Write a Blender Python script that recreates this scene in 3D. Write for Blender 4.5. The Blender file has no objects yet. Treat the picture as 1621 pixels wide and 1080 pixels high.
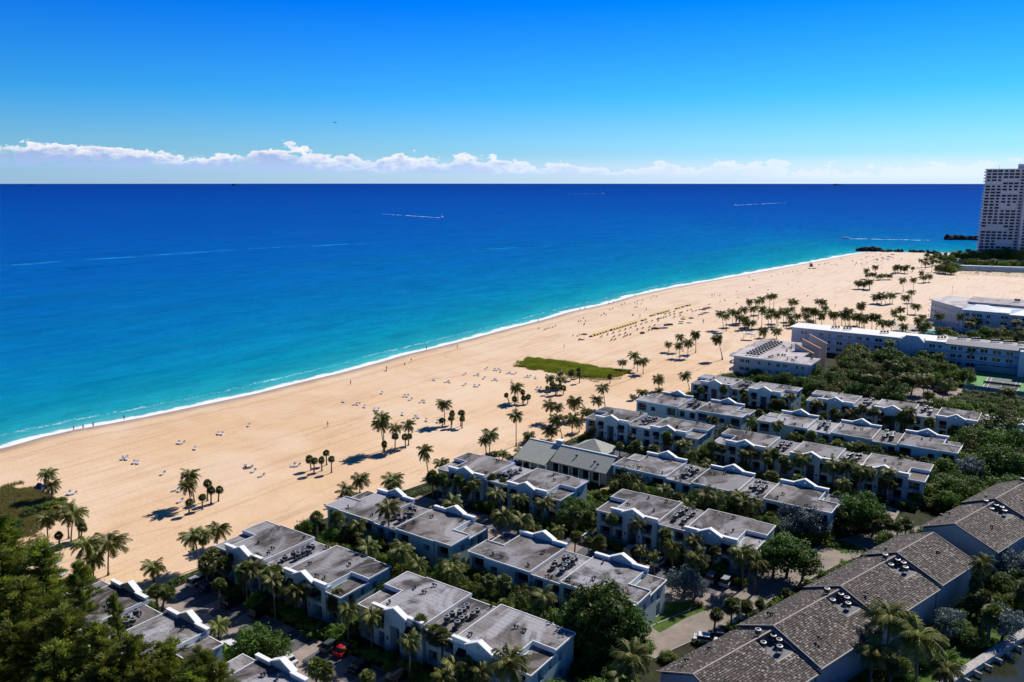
import bpy, bmesh, math, random
import numpy as np
from mathutils import Vector, Matrix, noise
from mathutils.geometry import tessellate_polygon

# ---------------------------------------------------------------- frame: X runs inland to sea (sea at -X), Y runs down the coast
R = math.radians
sc = bpy.context.scene
C = bpy.data.collections.new('place'); sc.collection.children.link(C)
CAM_H = 75.0
PITCH = math.atan(250 / 1280)
RZ = R(35.1)

cam = bpy.data.cameras.new('camera'); co = bpy.data.objects.new('camera', cam); C.objects.link(co)
co.location = (0, 0, CAM_H); co.rotation_euler = (math.pi / 2 - PITCH, 0, RZ)
cam.sensor_width = 36; cam.lens = 36 * 1280 / 1621
cam.clip_start = 0.5; cam.clip_end = 200000
sc.camera = co

# ---------------------------------------------------------------- light
SUN_EL = R(42); SUN_AZ = R(6.0)                # azimuth measured from +Y towards +X
sun = bpy.data.lights.new('sun', 'SUN'); sun.energy = 5.0; sun.angle = R(0.53); sun.color = (1.0, .95, .87)
so = bpy.data.objects.new('sun', sun); C.objects.link(so)
sd = Vector((math.sin(SUN_AZ) * math.cos(SUN_EL), math.cos(SUN_AZ) * math.cos(SUN_EL), math.sin(SUN_EL)))
so.rotation_euler = sd.to_track_quat('Z', 'Y').to_euler()
so.location = (0, 0, 300)

sc.view_settings.view_transform = 'Standard'; sc.view_settings.look = 'None'
sc.view_settings.exposure = 0.1; sc.view_settings.gamma = 1.0; sc.view_settings.use_curve_mapping = False
sc.cycles.max_bounces = 5; sc.cycles.diffuse_bounces = 2; sc.cycles.glossy_bounces = 2
sc.cycles.transparent_max_bounces = 6; sc.cycles.transmission_bounces = 3
sc.cycles.caustics_reflective = False; sc.cycles.caustics_refractive = False


class NT:
    """tiny node helper"""
    def __init__(self, nt): self.nt = nt; nt.nodes.clear()
    def n(self, t, ins=None, **kw):
        nd = self.nt.nodes.new(t)
        for k, v in kw.items(): setattr(nd, k, v)
        for k, v in (ins or {}).items(): self.set(nd, k, v)
        return nd
    def set(self, nd, k, v):
        s = nd.inputs[k]
        if isinstance(v, bpy.types.NodeSocket): self.nt.links.new(v, s)
        elif isinstance(v, bpy.types.Node): self.nt.links.new(v.outputs[0], s)
        else:
            if s.type == 'RGBA' and len(v) == 3: v = (*v, 1)
            s.default_value = v
    def math(self, op, a, b=0.0, c=None, clamp=False):
        nd = self.nt.nodes.new('ShaderNodeMath'); nd.operation = op; nd.use_clamp = clamp
        self.set(nd, 0, a); self.set(nd, 1, b)
        if c is not None: self.set(nd, 2, c)
        return nd.outputs[0]
    def mix(self, f, a, b, mode='MIX'):
        nd = self.nt.nodes.new('ShaderNodeMix'); nd.data_type = 'RGBA'; nd.blend_type = mode
        self.set(nd, 0, f); self.set(nd, 6, a); self.set(nd, 7, b)
        return nd.outputs[2]
    def ramp(self, f, pts, interp='LINEAR'):
        nd = self.nt.nodes.new('ShaderNodeValToRGB'); nd.color_ramp.interpolation = interp
        e = nd.color_ramp.elements
        while len(e) < len(pts): e.new(0.5)
        for el, (p, c) in zip(e, sorted(pts, key=lambda t: t[0])):
            el.position = p
            el.color = (c, c, c, 1) if not hasattr(c, '__len__') else (*c, 1)
        self.set(nd, 0, f)
        return nd.outputs[0]
    def noise(self, co_, scale, detail=3, rough=0.5, dist=0.0):
        nd = self.n('ShaderNodeTexNoise', {'Scale': scale, 'Detail': detail, 'Roughness': rough, 'Distortion': dist})
        if co_ is not None: self.set(nd, 'Vector', co_)
        return nd.outputs[0]
    def mapr(self, v, a, b, c=0.0, d=1.0, smooth=False):
        nd = self.n('ShaderNodeMapRange', {0: v, 1: a, 2: b, 3: c, 4: d})
        if smooth: nd.interpolation_type = 'SMOOTHSTEP'
        return nd.outputs[0]


w = bpy.data.worlds.new('World'); sc.world = w; w.use_nodes = True
t = NT(w.node_tree)
tc = t.n('ShaderNodeTexCoord'); sep = t.n('ShaderNodeSeparateXYZ', {0: tc.outputs['Generated']})
sky = t.n('ShaderNodeTexSky', sky_type='NISHITA', sun_disc=False, sun_elevation=SUN_EL, sun_rotation=SUN_AZ,
          altitude=0, air_density=1.0, dust_density=0.3, ozone_density=3.0)
el = sep.outputs[2]
# polarised, strongly saturated sky: the filter deepens with height above the horizon
tint = t.ramp(t.mapr(el, 0.0, 1.0), [(0.0, (.50, .78, 1.25)), (.048, (.34, .74, 1.20)), (.10, (.11, .64, 1.22)), (.20, (.0, .42, 1.30)), (.34, (.0, .27, .80)), (.6, (.004, .20, .48)), (1.0, (.004, .16, .34))])
skyc = t.mix(1.0, sky.outputs[0], tint, 'MULTIPLY')
# cumulus bank low over the sea
azn = t.math('ARCTAN2', sep.outputs[0], sep.outputs[1])
cv = t.n('ShaderNodeCombineXYZ', {0: t.math('MULTIPLY', azn, 1.0), 1: t.math('MULTIPLY', el, 2.0), 2: 0.0})
n1 = t.noise(cv, 34.0, 8, .62)
n2 = t.noise(cv, 7.0, 2, .5)
n3 = t.noise(cv, 60.0, 5, .6)
rightness = t.mapr(azn, -1.15, -0.25, 0.0, 1.0)
top = t.math('ADD', t.math('MULTIPLY', t.math('SUBTRACT', n1, .42), .050), t.math('ADD', .0270, t.math('MULTIPLY', t.math('SUBTRACT', n2, .5), .050)))
top = t.math('SUBTRACT', top, t.math('MULTIPLY', rightness, .025))
dtop = t.math('SUBTRACT', top, t.math('SUBTRACT', el, .0085))
mtop = t.mapr(dtop, -.0006, .0020, 0, 1, True)
mbot = t.mapr(t.math('ADD', el, t.math('MULTIPLY', rightness, .012)), .015, .021, 0, 1, True)
holes = t.mapr(n1, .36, .47, .15, 1, True)
cm = t.math('MULTIPLY', t.math('MULTIPLY', mtop, mbot), holes, clamp=True)
cshade = t.mapr(t.math('ADD', dtop, t.math('MULTIPLY', t.math('SUBTRACT', n3, .5), .02)), .0, .016, 1, 0, True)
ccol = t.mix(cshade, (3.6, 4.6, 7.6), (9.2, 9.0, 9.3))
ccol = t.mix(t.mapr(azn, -.7, -.15), ccol, (8.6, 9.0, 9.8))
skyc = t.mix(t.math('MULTIPLY', cm, t.mapr(azn, -.6, -.05, .92, .55)), skyc, ccol)
veil = t.math('MULTIPLY', t.mapr(el, .036, .016, 0, 1, True), t.mapr(azn, -1.2, -.2, .35, .60))
skyc = t.mix(veil, skyc, t.mix(t.mapr(azn, -1.2, -.2), (3.4, 5.9, 9.6), (7.4, 8.6, 10.4)))
bg = t.n('ShaderNodeBackground', {0: skyc, 1: 0.10})
t.n('ShaderNodeOutputWorld', {0: bg})
w.cycles.sampling_method = 'AUTOMATIC'


# ---------------------------------------------------------------- helpers
def at(px, py, z=0.0):
    """ground point (or point at height z) seen at a pixel of the photograph"""
    a = (px - 810.5) / 1280; b = -(py - 540) / 1280
    y = math.cos(PITCH) + math.sin(PITCH) * b; zz = -math.sin(PITCH) + math.cos(PITCH) * b
    k = (z - CAM_H) / zz
    X, Y = a * k, y * k
    return (math.cos(RZ) * X - math.sin(RZ) * Y, math.sin(RZ) * X + math.cos(RZ) * Y)
def fwd(x, y): return -math.sin(RZ) * x + math.cos(RZ) * y
def rgt(x, y): return math.cos(RZ) * x + math.sin(RZ) * y
def at_depth(px, py, d):
    """height of the pixel ray where it is d metres ahead of the camera, and the point there"""
    a = (px - 810.5) / 1280; b = -(py - 540) / 1280
    y = math.cos(PITCH) + math.sin(PITCH) * b; zz = -math.sin(PITCH) + math.cos(PITCH) * b
    k = d / y; X = a * k
    return (math.cos(RZ) * X - math.sin(RZ) * d, math.sin(RZ) * X + math.cos(RZ) * d, CAM_H + zz * k)
def scr(x, y): return rgt(x, y) / max(fwd(x, y), 1)

class MB:
    def __init__(s): s.v = []; s.f = []; s.m = []; s.cm = 0
    def face(s, pts):
        i = len(s.v); s.v += [tuple(p) for p in pts]; s.f.append(tuple(range(i, i + len(pts)))); s.m.append(s.cm)
    def box(s, x0, x1, y0, y1, z0, z1, rz=0, c=None):
        if x1 < x0: x0, x1 = x1, x0
        if y1 < y0: y0, y1 = y1, y0
        P = [(x, y, z) for z in (z0, z1) for y in (y0, y1) for x in (x0, x1)]
        if rz:
            cx, cy = c if c else ((x0 + x1) / 2, (y0 + y1) / 2); a, b = math.cos(rz), math.sin(rz)
            P = [(cx + a * (x - cx) - b * (y - cy), cy + b * (x - cx) + a * (y - cy), z) for x, y, z in P]
        i = len(s.v); s.v += P
        for f in ((0, 2, 3, 1), (4, 5, 7, 6), (0, 1, 5, 4), (2, 6, 7, 3), (0, 4, 6, 2), (1, 3, 7, 5)):
            s.f.append(tuple(i + k for k in f)); s.m.append(s.cm)
        return s
    def prism(s, poly, a0, a1, axis='z', hole=None):
        """extrude a polygon given in the plane across `axis`"""
        def p3(u, v, w_):
            return (u, v, w_) if axis == 'z' else ((u, w_, v) if axis == 'y' else (w_, u, v))
        loops = [poly] + ([hole] if hole else [])
        flat = [q for l in loops for q in l]
        tri = tessellate_polygon([[Vector((*q, 0)) for q in l] for l in loops])
        n = len(flat); i = len(s.v)
        s.v += [p3(u, v, a0) for u, v in flat] + [p3(u, v, a1) for u, v in flat]
        for a, b, c in tri:
            s.f.append((i + a, i + b, i + c)); s.m.append(s.cm)
            s.f.append((i + n + c, i + n + b, i + n + a)); s.m.append(s.cm)
        o = 0
        for l in loops:
            k = len(l)
            for q in range(k):
                a, b = o + q, o + (q + 1) % k
                s.f.append((i + a, i + b, i + n + b, i + n + a)); s.m.append(s.cm)
            o += k
        return s
    def cyl(s, x, y, z0, z1, r, n=10, r1=None, cap=True):
        r1 = r if r1 is None else r1; i = len(s.v)
        for z, q in ((z0, r), (z1, r1)):
            s.v += [(x + q * math.cos(2 * math.pi * k / n), y + q * math.sin(2 * math.pi * k / n), z) for k in range(n)]
        for k in range(n):
            s.f.append((i + k, i + (k + 1) % n, i + n + (k + 1) % n, i + n + k)); s.m.append(s.cm)
        if cap:
            s.f.append(tuple(i + n + k for k in range(n))); s.m.append(s.cm)
            s.f.append(tuple(i + k for k in reversed(range(n)))); s.m.append(s.cm)
        return s
    def tube(s, pts, rad, n=7):
        i0 = len(s.v); pts = [Vector(p) for p in pts]
        for k, p in enumerate(pts):
            d = (pts[min(k + 1, len(pts) - 1)] - pts[max(k - 1, 0)]).normalized()
            a = d.orthogonal().normalized() if abs(d.z) < .9 else Vector((1, 0, 0)); a = (a - d * a.dot(d)).normalized(); b = d.cross(a)
            r = rad[k] if hasattr(rad, '__len__') else rad
            s.v += [tuple(p + a * r * math.cos(2 * math.pi * q / n) + b * r * math.sin(2 * math.pi * q / n)) for q in range(n)]
        for k in range(len(pts) - 1):
            for q in range(n):
                a = i0 + k * n + q; b = i0 + k * n + (q + 1) % n
                s.f.append((a, b, b + n, a + n)); s.m.append(s.cm)
        s.f.append(tuple(i0 + (len(pts) - 1) * n + q for q in range(n))); s.m.append(s.cm)
        return s
    def mesh(s, name, *mats, smooth=False):
        me = bpy.data.meshes.new(name); me.from_pydata(s.v, [], s.f)
        for m in mats: me.materials.append(m)
        if len(mats) > 1: me.polygons.foreach_set('material_index', s.m)
        if smooth: me.polygons.foreach_set('use_smooth', [True] * len(me.polygons))
        bm = bmesh.new(); bm.from_mesh(me); bmesh.ops.recalc_face_normals(bm, faces=bm.faces); bm.to_mesh(me); bm.free()
        me.update(); return me

def ob(name, me, parent=None, loc=(0, 0, 0), rz=0.0, scale=None):
    o = bpy.data.objects.new(name, me); C.objects.link(o)
    if parent is not None: o.parent = parent
    o.location = loc if len(loc) == 3 else (*loc, 0); o.rotation_euler = (0, 0, rz)
    if scale is not None: o.scale = (scale,) * 3 if not hasattr(scale, '__len__') else scale
    return o
def tag(o, label=None, cat=None, group=None, kind=None):
    if label: o['label'] = label
    if cat: o['category'] = cat
    if group: o['group'] = group
    if kind: o['kind'] = kind
    return o
def thing(name, label, cat, loc=(0, 0, 0), rz=0.0, group=None):
    o = ob(name, None, None, loc, rz); o.empty_display_size = .3
    return tag(o, label, cat, group)
def struct(name, me, loc=(0, 0, 0), rz=0): return tag(ob(name, me, None, loc, rz), kind='structure')
def stuff(name, me, label, cat, parent=None, **k):
    o = ob(name, me, parent, **k); o['kind'] = 'stuff'
    if parent is None: o['label'] = label; o['category'] = cat
    return o

def V(ox, oy, s, pts):
    """points noted on an enlarged crop of the photograph -> photograph pixels"""
    out = []
    for p in pts: out.append(tuple((v / s + (ox if i % 2 == 0 else oy)) for i, v in enumerate(p)))
    return out

# ---------------------------------------------------------------- materials
def mat(name, col, rough=.8, spec=.3, var=0.0, vs=1.0, col2=None, bump=0.0, bs=8.0, metal=0.0, attr=None, world=True):
    m = bpy.data.materials.new(name); m.use_nodes = True; q = NT(m.node_tree)
    b = q.n('ShaderNodeBsdfPrincipled', {'Roughness': rough, 'Specular IOR Level': spec, 'Metallic': metal})
    out = q.n('ShaderNodeOutputMaterial', {0: b})
    g = q.n('ShaderNodeNewGeometry').outputs['Position'] if world else q.n('ShaderNodeTexCoord').outputs['Object']
    c = q.n('ShaderNodeRGB'); c.outputs[0].default_value = (*col, 1); c = c.outputs[0]
    if col2 is not None:
        c = q.mix(q.mapr(q.noise(g, vs, 5, .6), .38, .62), c, (*col2, 1))
    if var:
        c = q.mix(var, c, q.ramp(q.noise(g, vs * 2.3, 6, .65), [(.3, 0.0), (.7, 1.0)]), 'OVERLAY')
    q.set(b, 'Base Color', c)
    if bump:
        bn = q.n('ShaderNodeBump', {'Strength': bump, 'Distance': .05, 'Height': q.noise(g, bs, 4, .6)})
        q.set(b, 'Normal', bn)
    return m

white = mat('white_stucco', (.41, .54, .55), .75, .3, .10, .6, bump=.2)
trim = mat('white_trim', (.84, .84, .83), .6, .3, .06, 1.0)
glass = mat('dark_glass', (.012, .016, .022), .12, .6)
door = mat('slate_door', (.075, .10, .14), .5, .4, .1, 1.5)
awning_m = mat('black_awning_fabric', (.012, .012, .016), .8, .2)
railing_m = mat('painted_railing', (.32, .33, .35), .5, .4)
metal = mat('galvanised_metal', (.30, .31, .32), .45, .5, .2, 3.0, metal=.3)
darkmetal = mat('dark_vent_metal', (.03, .03, .033), .5, .4)
cream = mat('cream_stucco', (.52, .45, .40), .8, .3, .1, .7)
terracotta = mat('terracotta_coping', (.36, .17, .11), .8, .3, .2, 1.5)

def roof_mat(name, a, b, dark, light):
    m = bpy.data.materials.new(name); m.use_nodes = True; q = NT(m.node_tree)
    g = q.n('ShaderNodeNewGeometry').outputs['Position']
    mp = q.n('ShaderNodeMapping', {'Vector': g, 'Scale': (1.0, .55, 1.0)}).outputs[0]
    c = q.mix(q.mapr(q.noise(g, .16, 6, .65), .42, .58), (*a, 1), (*b, 1))
    c = q.mix(q.mapr(q.noise(mp, .17, 7, .62, .8), .48, .57, 0, .90), c, (*dark, 1))
    c = q.mix(q.mapr(q.noise(q.n('ShaderNodeMapping', {'Vector': mp, 'Location': (40, 17, 0)}), .13, 7, .60, .8), .50, .58, 0, .80), c, (*light, 1))
    c = q.mix(.30, c, q.ramp(q.noise(g, 3.2, 5, .75), [(.3, 0.05), (.7, .95)]), 'OVERLAY')
    c = q.mix(1.0, c, q.ramp(q.n('ShaderNodeObjectInfo').outputs['Random'], [(0, (.78, .76, .78)), (.5, (1.0, .98, .97)), (1, (1.18, 1.18, 1.24))]), 'MULTIPLY')
    wv = q.n('ShaderNodeTexWave', {'Vector': g, 'Scale': .32, 'Distortion': 1.5, 'Detail': 2.0, 'Detail Scale': 2.0}, wave_type='BANDS', bands_direction='Y')
    c = q.mix(q.mapr(wv.outputs[0], .90, 1.0, 0, .30), c, (*dark, 1))
    bs = q.n('ShaderNodeBsdfPrincipled', {'Base Color': c, 'Roughness': .9, 'Specular IOR Level': .25})
    q.set(bs, 'Normal', q.n('ShaderNodeBump', {'Strength': .25, 'Distance': .05, 'Height': q.noise(g, 5, 4, .6)}))
    q.n('ShaderNodeOutputMaterial', {0: bs}); return m
flatroof = roof_mat('weathered_flat_roof', (.245, .232, .23), (.155, .138, .130), (.045, .040, .042), (.37, .365, .385))
hotelroof = roof_mat('pale_flat_roof', (.50, .46, .46), (.44, .40, .39), (.30, .27, .27), (.58, .55, .55))
clubroof = mat('grey_green_shingles', (.40, .41, .36), .9, .2, .22, 1.2, bump=.3, bs=10)
whiteroof = mat('white_membrane_roof', (.80, .77, .74), .8, .2, .06, .6)
greymetalroof = mat('grey_standing_roof', (.26, .25, .28), .7, .3, .15, .8)
bluemetalroof = mat('pale_blue_metal_roof', (.46, .52, .62), .5, .4, .06, .8)

def leaf_mat(name, dark, light, trans=.25, world_var=True):
    m = bpy.data.materials.new(name); m.use_nodes = True; q = NT(m.node_tree)
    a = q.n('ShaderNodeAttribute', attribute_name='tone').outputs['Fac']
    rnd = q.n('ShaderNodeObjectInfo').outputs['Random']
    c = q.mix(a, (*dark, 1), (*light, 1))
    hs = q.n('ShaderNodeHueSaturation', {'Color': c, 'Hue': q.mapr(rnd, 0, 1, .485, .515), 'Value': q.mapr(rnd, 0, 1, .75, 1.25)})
    d = q.n('ShaderNodeBsdfPrincipled', {'Base Color': hs.outputs[0], 'Roughness': .55, 'Specular IOR Level': .35})
    tr = q.n('ShaderNodeBsdfTranslucent', {'Color': q.mix(.5, hs.outputs[0], (.35, .40, .03, 1), 'ADD') if False else hs.outputs[0]})
    mx = q.n('ShaderNodeMixShader', {0: trans}); q.set(mx, 1, d); q.set(mx, 2, tr)
    q.n('ShaderNodeOutputMaterial', {0: mx}); return m
lf_coco = leaf_mat('coconut_frond', (.022, .040, .010), (.25, .25, .045), .32)
lf_sabal = leaf_mat('sabal_frond', (.025, .042, .010), (.16, .19, .04), .28)
lf_dark = leaf_mat('dark_leaves', (.022, .052, .008), (.15, .25, .025), .30)
lf_mid = leaf_mat('mid_leaves', (.036, .080, .010), (.24, .36, .036), .32)
lf_olive = leaf_mat('olive_leaves', (.05, .065, .012), (.20, .22, .04), .28)
lf_silver = leaf_mat('silver_leaves', (.07, .11, .10), (.26, .33, .32), .15)
lf_yellow = leaf_mat('yellow_green_leaves', (.07, .10, .012), (.36, .40, .05), .30)
lf_pine = leaf_mat('casuarina_needles', (.065, .095, .012), (.36, .40, .05), .40)
lf_red = leaf_mat('red_bract_leaves', (.10, .02, .01), (.30, .07, .02), .2)
bark = mat('palm_bark', (.16, .13, .11), .9, .2, .3, 3.0)
bark_d = mat('dark_bark', (.07, .055, .045), .95, .2, .3, 3.0)
# ---------------------------------------------------------------- shore line: how far out (-X) the water's edge lies for each Y
SHY = [-400, 0, 98, 115, 135, 156, 180, 203, 222, 245, 262, 278, 307, 340, 377, 409, 452, 493, 549, 624, 728, 833, 907, 962, 990]
SHL = [268, 256, 250, 252.4, 247, 244.3, 241.5, 241.5, 240.6, 241.5, 243.3, 242.4, 242.4, 243.6, 243.7, 246.3, 244, 247, 244.3, 234.7, 221.8, 210.4, 203.9, 196.4, 190]
def shore(y): return float(np.interp(y, SHY, SHL))
FAR = [(-190, 968), (-150, 985), (-100, 1010), (-60, 1022), (0, 1100), (200, 1300)]
def offshore(x, y):
    d1 = -x - shore(y)
    yf = float(np.interp(x, [p[0] for p in FAR], [p[1] for p in FAR])) if x > -190 else 962 + (x + 190) * .3
    d2 = (y - yf) * .8
    return max(d1, d2)

# sea: one sheet to the horizon, finer near the shore
def axis(vals):
    return sorted(set(round(v, 2) for v in vals))
xs = axis(list(np.arange(-420, -150, 4.5)) + list(-420 - np.cumsum(9 * 1.16 ** np.arange(50))) + list(np.arange(-150, 400, 25)) + list(400 + np.cumsum(40 * 1.2 ** np.arange(35))))
xs = [v for v in xs if -90000 < v < 90000] + [-90000, 90000]; xs.sort()
ys = axis(list(np.arange(0, 1120, 12)) + list(1120 + np.cumsum(20 * 1.15 ** np.arange(48))) + list(-np.cumsum(30 * 1.3 ** np.arange(26))))
ys = [v for v in ys if -90000 < v < 90000] + [-90000, 90000]; ys.sort()
vs = [(x, y, -.35) for y in ys for x in xs]
nx = len(xs)
fs = [(j * nx + i, j * nx + i + 1, (j + 1) * nx + i + 1, (j + 1) * nx + i) for j in range(len(ys) - 1) for i in range(nx - 1)]
me = bpy.data.meshes.new('sea'); me.from_pydata(vs, [], fs)
at_ = me.attributes.new('offshore', 'FLOAT', 'POINT'); at_.data.foreach_set('value', [min(offshore(x, y), 20000) for x, y, z in vs])
m = bpy.data.materials.new('sea_water'); m.use_nodes = True; q = NT(m.node_tree)
g = q.n('ShaderNodeNewGeometry').outputs['Position']
off = q.n('ShaderNodeAttribute', attribute_name='offshore').outputs['Fac']
# currents and sand bars run along the coast
streak = q.noise(q.n('ShaderNodeMapping', {'Vector': g, 'Scale': (.012, .0022, 1), 'Rotation': (0, 0, .12)}), 1.0, 5, .6, .4)
streak2 = q.noise(q.n('ShaderNodeMapping', {'Vector': g, 'Scale': (.05, .010, 1), 'Rotation': (0, 0, .1)}), 1.0, 5, .62, .5)
wob = q.math('ADD', q.math('MULTIPLY', q.math('SUBTRACT', streak, .5), 1.9), q.math('MULTIPLY', q.math('SUBTRACT', streak2, .5), .8))
offw = q.math('MULTIPLY', off, q.math('ADD', 1.0, wob))
lg = q.math('DIVIDE', q.math('LOGARITHM', q.math('MAXIMUM', q.math('ADD', offw, 1.0), 1.0), 10.0), 5.0)
wc = q.ramp(lg, [(0.0, (.30, .60, .58)), (.13, (.10, .46, .48)), (.22, (.016, .35, .43)), (.32, (.003, .27, .40)), (.40, (.0015, .20, .41)),
                 (.46, (.0008, .155, .42)), (.53, (.0005, .115, .42)), (.62, (.0003, .083, .40)), (.75, (.0002, .056, .34)), (1.0, (.0001, .036, .24))])
wc = q.mix(q.mapr(q.noise(q.n('ShaderNodeMapping', {'Vector': g, 'Scale': (.16, .045, 1), 'Rotation': (0, 0, .3)}), 1.0, 6, .7), .38, .66, 0, .75), wc, q.mix(1.0, wc, (.55, .72, .82, 1), 'MULTIPLY'))
wc = q.mix(1.0, wc, q.ramp(q.math('ADD', q.math('MULTIPLY', streak2, .6), q.math('MULTIPLY', streak, .4)), [(.38, (.80, .84, .90)), (.50, (1, 1, 1)), (.60, (1.35, 1.16, 1.08))]), 'MULTIPLY')
# foam: a lace-edged band at the water's edge plus broken lines behind it
fn = q.noise(g, .22, 4, .6); fn2 = q.noise(g, 1.2, 5, .7); fl = q.noise(q.n('ShaderNodeMapping', {'Vector': g, 'Scale': (.6, .05, 1)}), 1.0, 4, .6)
edge = q.math('ADD', q.math('MULTIPLY', q.math('SUBTRACT', q.noise(g, .045, 3, .6), .36), 14.0), q.math('ADD', q.math('MULTIPLY', fn, 5.0), q.math('MULTIPLY', q.math('SUBTRACT', fn2, .5), 4.0)))
edge = q.math('MULTIPLY', edge, q.mapr(q.n('ShaderNodeSeparateXYZ', {0: g}).outputs[1], 250, 700, .62, 1.35))
foam = q.math('SUBTRACT', 1.0, q.mapr(q.math('SUBTRACT', off, edge), -.9, .6, 0, 1, True))
line2 = q.math('MULTIPLY', q.mapr(q.math('ABSOLUTE', q.math('SUBTRACT', off, q.math('ADD', 7.0, q.math('MULTIPLY', fn, 9.0)))), 0.0, 1.5, 1, 0, True), q.mapr(q.math('ADD', fn2, q.math('MULTIPLY', fl, .6)), .80, .98))
foam = q.math('MAXIMUM', foam, q.math('MULTIPLY', line2, .8))
wc = q.mix(foam, wc, (.82, .85, .86, 1))
sepg = q.n('ShaderNodeSeparateXYZ', {0: g})
# wave relief: chop plus swell, oblong across the wind
mp = q.n('ShaderNodeMapping', {'Vector': g, 'Scale': (1.0, .45, 1), 'Rotation': (0, 0, .5)})
h = q.math('ADD', q.math('MULTIPLY', q.noise(mp, .55, 4, .65), .55), q.math('ADD', q.math('MULTIPLY', q.noise(mp, .09, 3, .6), 2.2), q.math('MULTIPLY', q.noise(mp, .018, 3, .6), 5.0)))
bn = q.n('ShaderNodeBump', {'Strength': .55, 'Distance': 1.0, 'Height': h})
dif = q.n('ShaderNodeBsdfDiffuse', {'Color': wc, 'Normal': bn}); glo = q.n('ShaderNodeBsdfGlossy', {'Color': (1, 1, 1, 1), 'Roughness': .13, 'Normal': q.n('ShaderNodeBump', {'Strength': 1.0, 'Distance': 1.2, 'Height': h})})
fr = q.n('ShaderNodeFresnel', {'IOR': 1.33, 'Normal': bn})
k = q.math('MULTIPLY', q.mapr(fr.outputs[0], 0.0, 1.0, .006, .024), q.math('SUBTRACT', 1.0, foam))
mx = q.n('ShaderNodeMixShader', {0: k}); q.set(mx, 1, dif); q.set(mx, 2, glo)
q.n('ShaderNodeOutputMaterial', {0: mx})
me.materials.append(m)
struct('sea', me)
def slick(name, pts, w_, col, z):
    P = [Vector(p) for p in pts]; L_, R_ = [], []
    for i, p in enumerate(P):
        d = (P[min(i + 1, len(P) - 1)] - P[max(i - 1, 0)]).normalized(); nrm = Vector((-d.y, d.x)); ww = w_ * (.15 if i in (0, len(P) - 1) else 1) * (1 + .5 * math.sin(i * 2.3))
        L_.append(p + nrm * ww / 2); R_.append(p - nrm * ww / 2)
    b_ = MB()
    for i in range(len(P) - 1): b_.face([(*L_[i], z), (*L_[i + 1], z), (*R_[i + 1], z), (*R_[i], z)])
    m_ = bpy.data.materials.new(name); m_.use_nodes = True; q_ = NT(m_.node_tree)
    g_ = q_.n('ShaderNodeNewGeometry').outputs['Position']
    d_ = q_.n('ShaderNodeBsdfDiffuse', {'Color': (*col, 1)}); t_ = q_.n('ShaderNodeBsdfTransparent')
    x_ = q_.n('ShaderNodeMixShader', {0: q_.mapr(q_.noise(g_, .02, 4, .6), .40, .62, .25, 1.0)}); q_.set(x_, 1, t_); q_.set(x_, 2, d_); q_.n('ShaderNodeOutputMaterial', {0: x_})
    struct(name, b_.mesh(name, m_))
slick('current_line', [at(px, py) for px, py in [(-60, 424), (40, 418), (110, 412), (200, 407), (300, 400), (400, 393), (500, 389), (620, 382)]], 12, (.012, .25, .60), -.34)
slick('current_line', [at(px, py) for px, py in [(-60, 434), (80, 428), (200, 418), (330, 407)]], 12, (.0008, .135, .42), -.342)
slick('current_line', [at(px, py) for px, py in [(320, 324), (400, 322), (480, 320), (550, 318)]], 18, (.010, .18, .58), -.338)
slick('current_line', [at(px, py) for px, py in [(700, 400), (800, 392), (900, 386), (1010, 378)]], 14, (.006, .22, .56), -.339)


# land: sand sheet, sloping under the water at the beach
lx = [0, 1.5, 4, 8, 14, 25, 45, 75, 110, 150, 200]
vs = []; fs = []
ly = list(range(-300, 940, 10)) + list(range(940, 966, 4))
prof = [(-14, -1.6), (-3, -.75), (0, -.42), (1.5, -.28), (4, -.10), (8, .0), (14, .0), (30, 0), (70, 0), (120, 0), (185, 0), (600, 0), (3000, 0)]
for y in ly:
    for d, z in prof: vs.append((-shore(y) + d, y, z))
npf = len(prof)
for j in range(len(ly) - 1):
    for i in range(npf - 1): fs.append((j * npf + i, j * npf + i + 1, (j + 1) * npf + i + 1, (j + 1) * npf + i))
# headland beyond the last row
k0 = (len(ly) - 1) * npf
far = [(-186, 968, 0), (-150, 985, 0), (-100, 1008, 0), (-60, 1018, 0), (0, 1095, 0), (250, 1340, 0), (3000, 3000, 0)]
i0 = len(vs); vs += far
row = [k0 + i for i in range(npf)]
bm = bmesh.new()
bv = [bm.verts.new(v) for v in vs]
for f in fs: bm.faces.new([bv[i] for i in f])
bm.faces.new([bv[row[5]]] + [bv[i] for i in row[6:]] + [bv[i0 + k] for k in reversed(range(len(far)))])
edge_out = [bm.verts.new((p[0] - 4, p[1] + 10, -1.6)) for p in far]
for k in range(len(far) - 1): bm.faces.new([bv[i0 + k], bv[i0 + k + 1], edge_out[k + 1], edge_out[k]])
bm.faces.new([bv[row[0]], bv[row[1]], bv[row[2]], bv[row[3]], bv[row[4]], bv[row[5]], bv[i0], edge_out[0]])
bmesh.ops.recalc_face_normals(bm, faces=bm.faces)
me = bpy.data.meshes.new('beach'); bm.to_mesh(me); bm.free()
a_ = me.attributes.new('inland', 'FLOAT', 'POINT'); a_.data.foreach_set('value', [min(-offshore(v.co.x, v.co.y), 400) for v in me.vertices])
m = bpy.data.materials.new('beach_sand'); m.use_nodes = True; q = NT(m.node_tree)
g = q.n('ShaderNodeNewGeometry').outputs['Position']
inl = q.n('ShaderNodeAttribute', attribute_name='inland').outputs['Fac']
n_ = q.noise(g, .012, 4, .55); n2_ = q.noise(g, .12, 5, .6); n3_ = q.noise(g, 1.4, 6, .7)
c = q.mix(q.mapr(n_, .42, .58), (.77, .55, .36, 1), (.73, .49, .295, 1))
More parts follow.
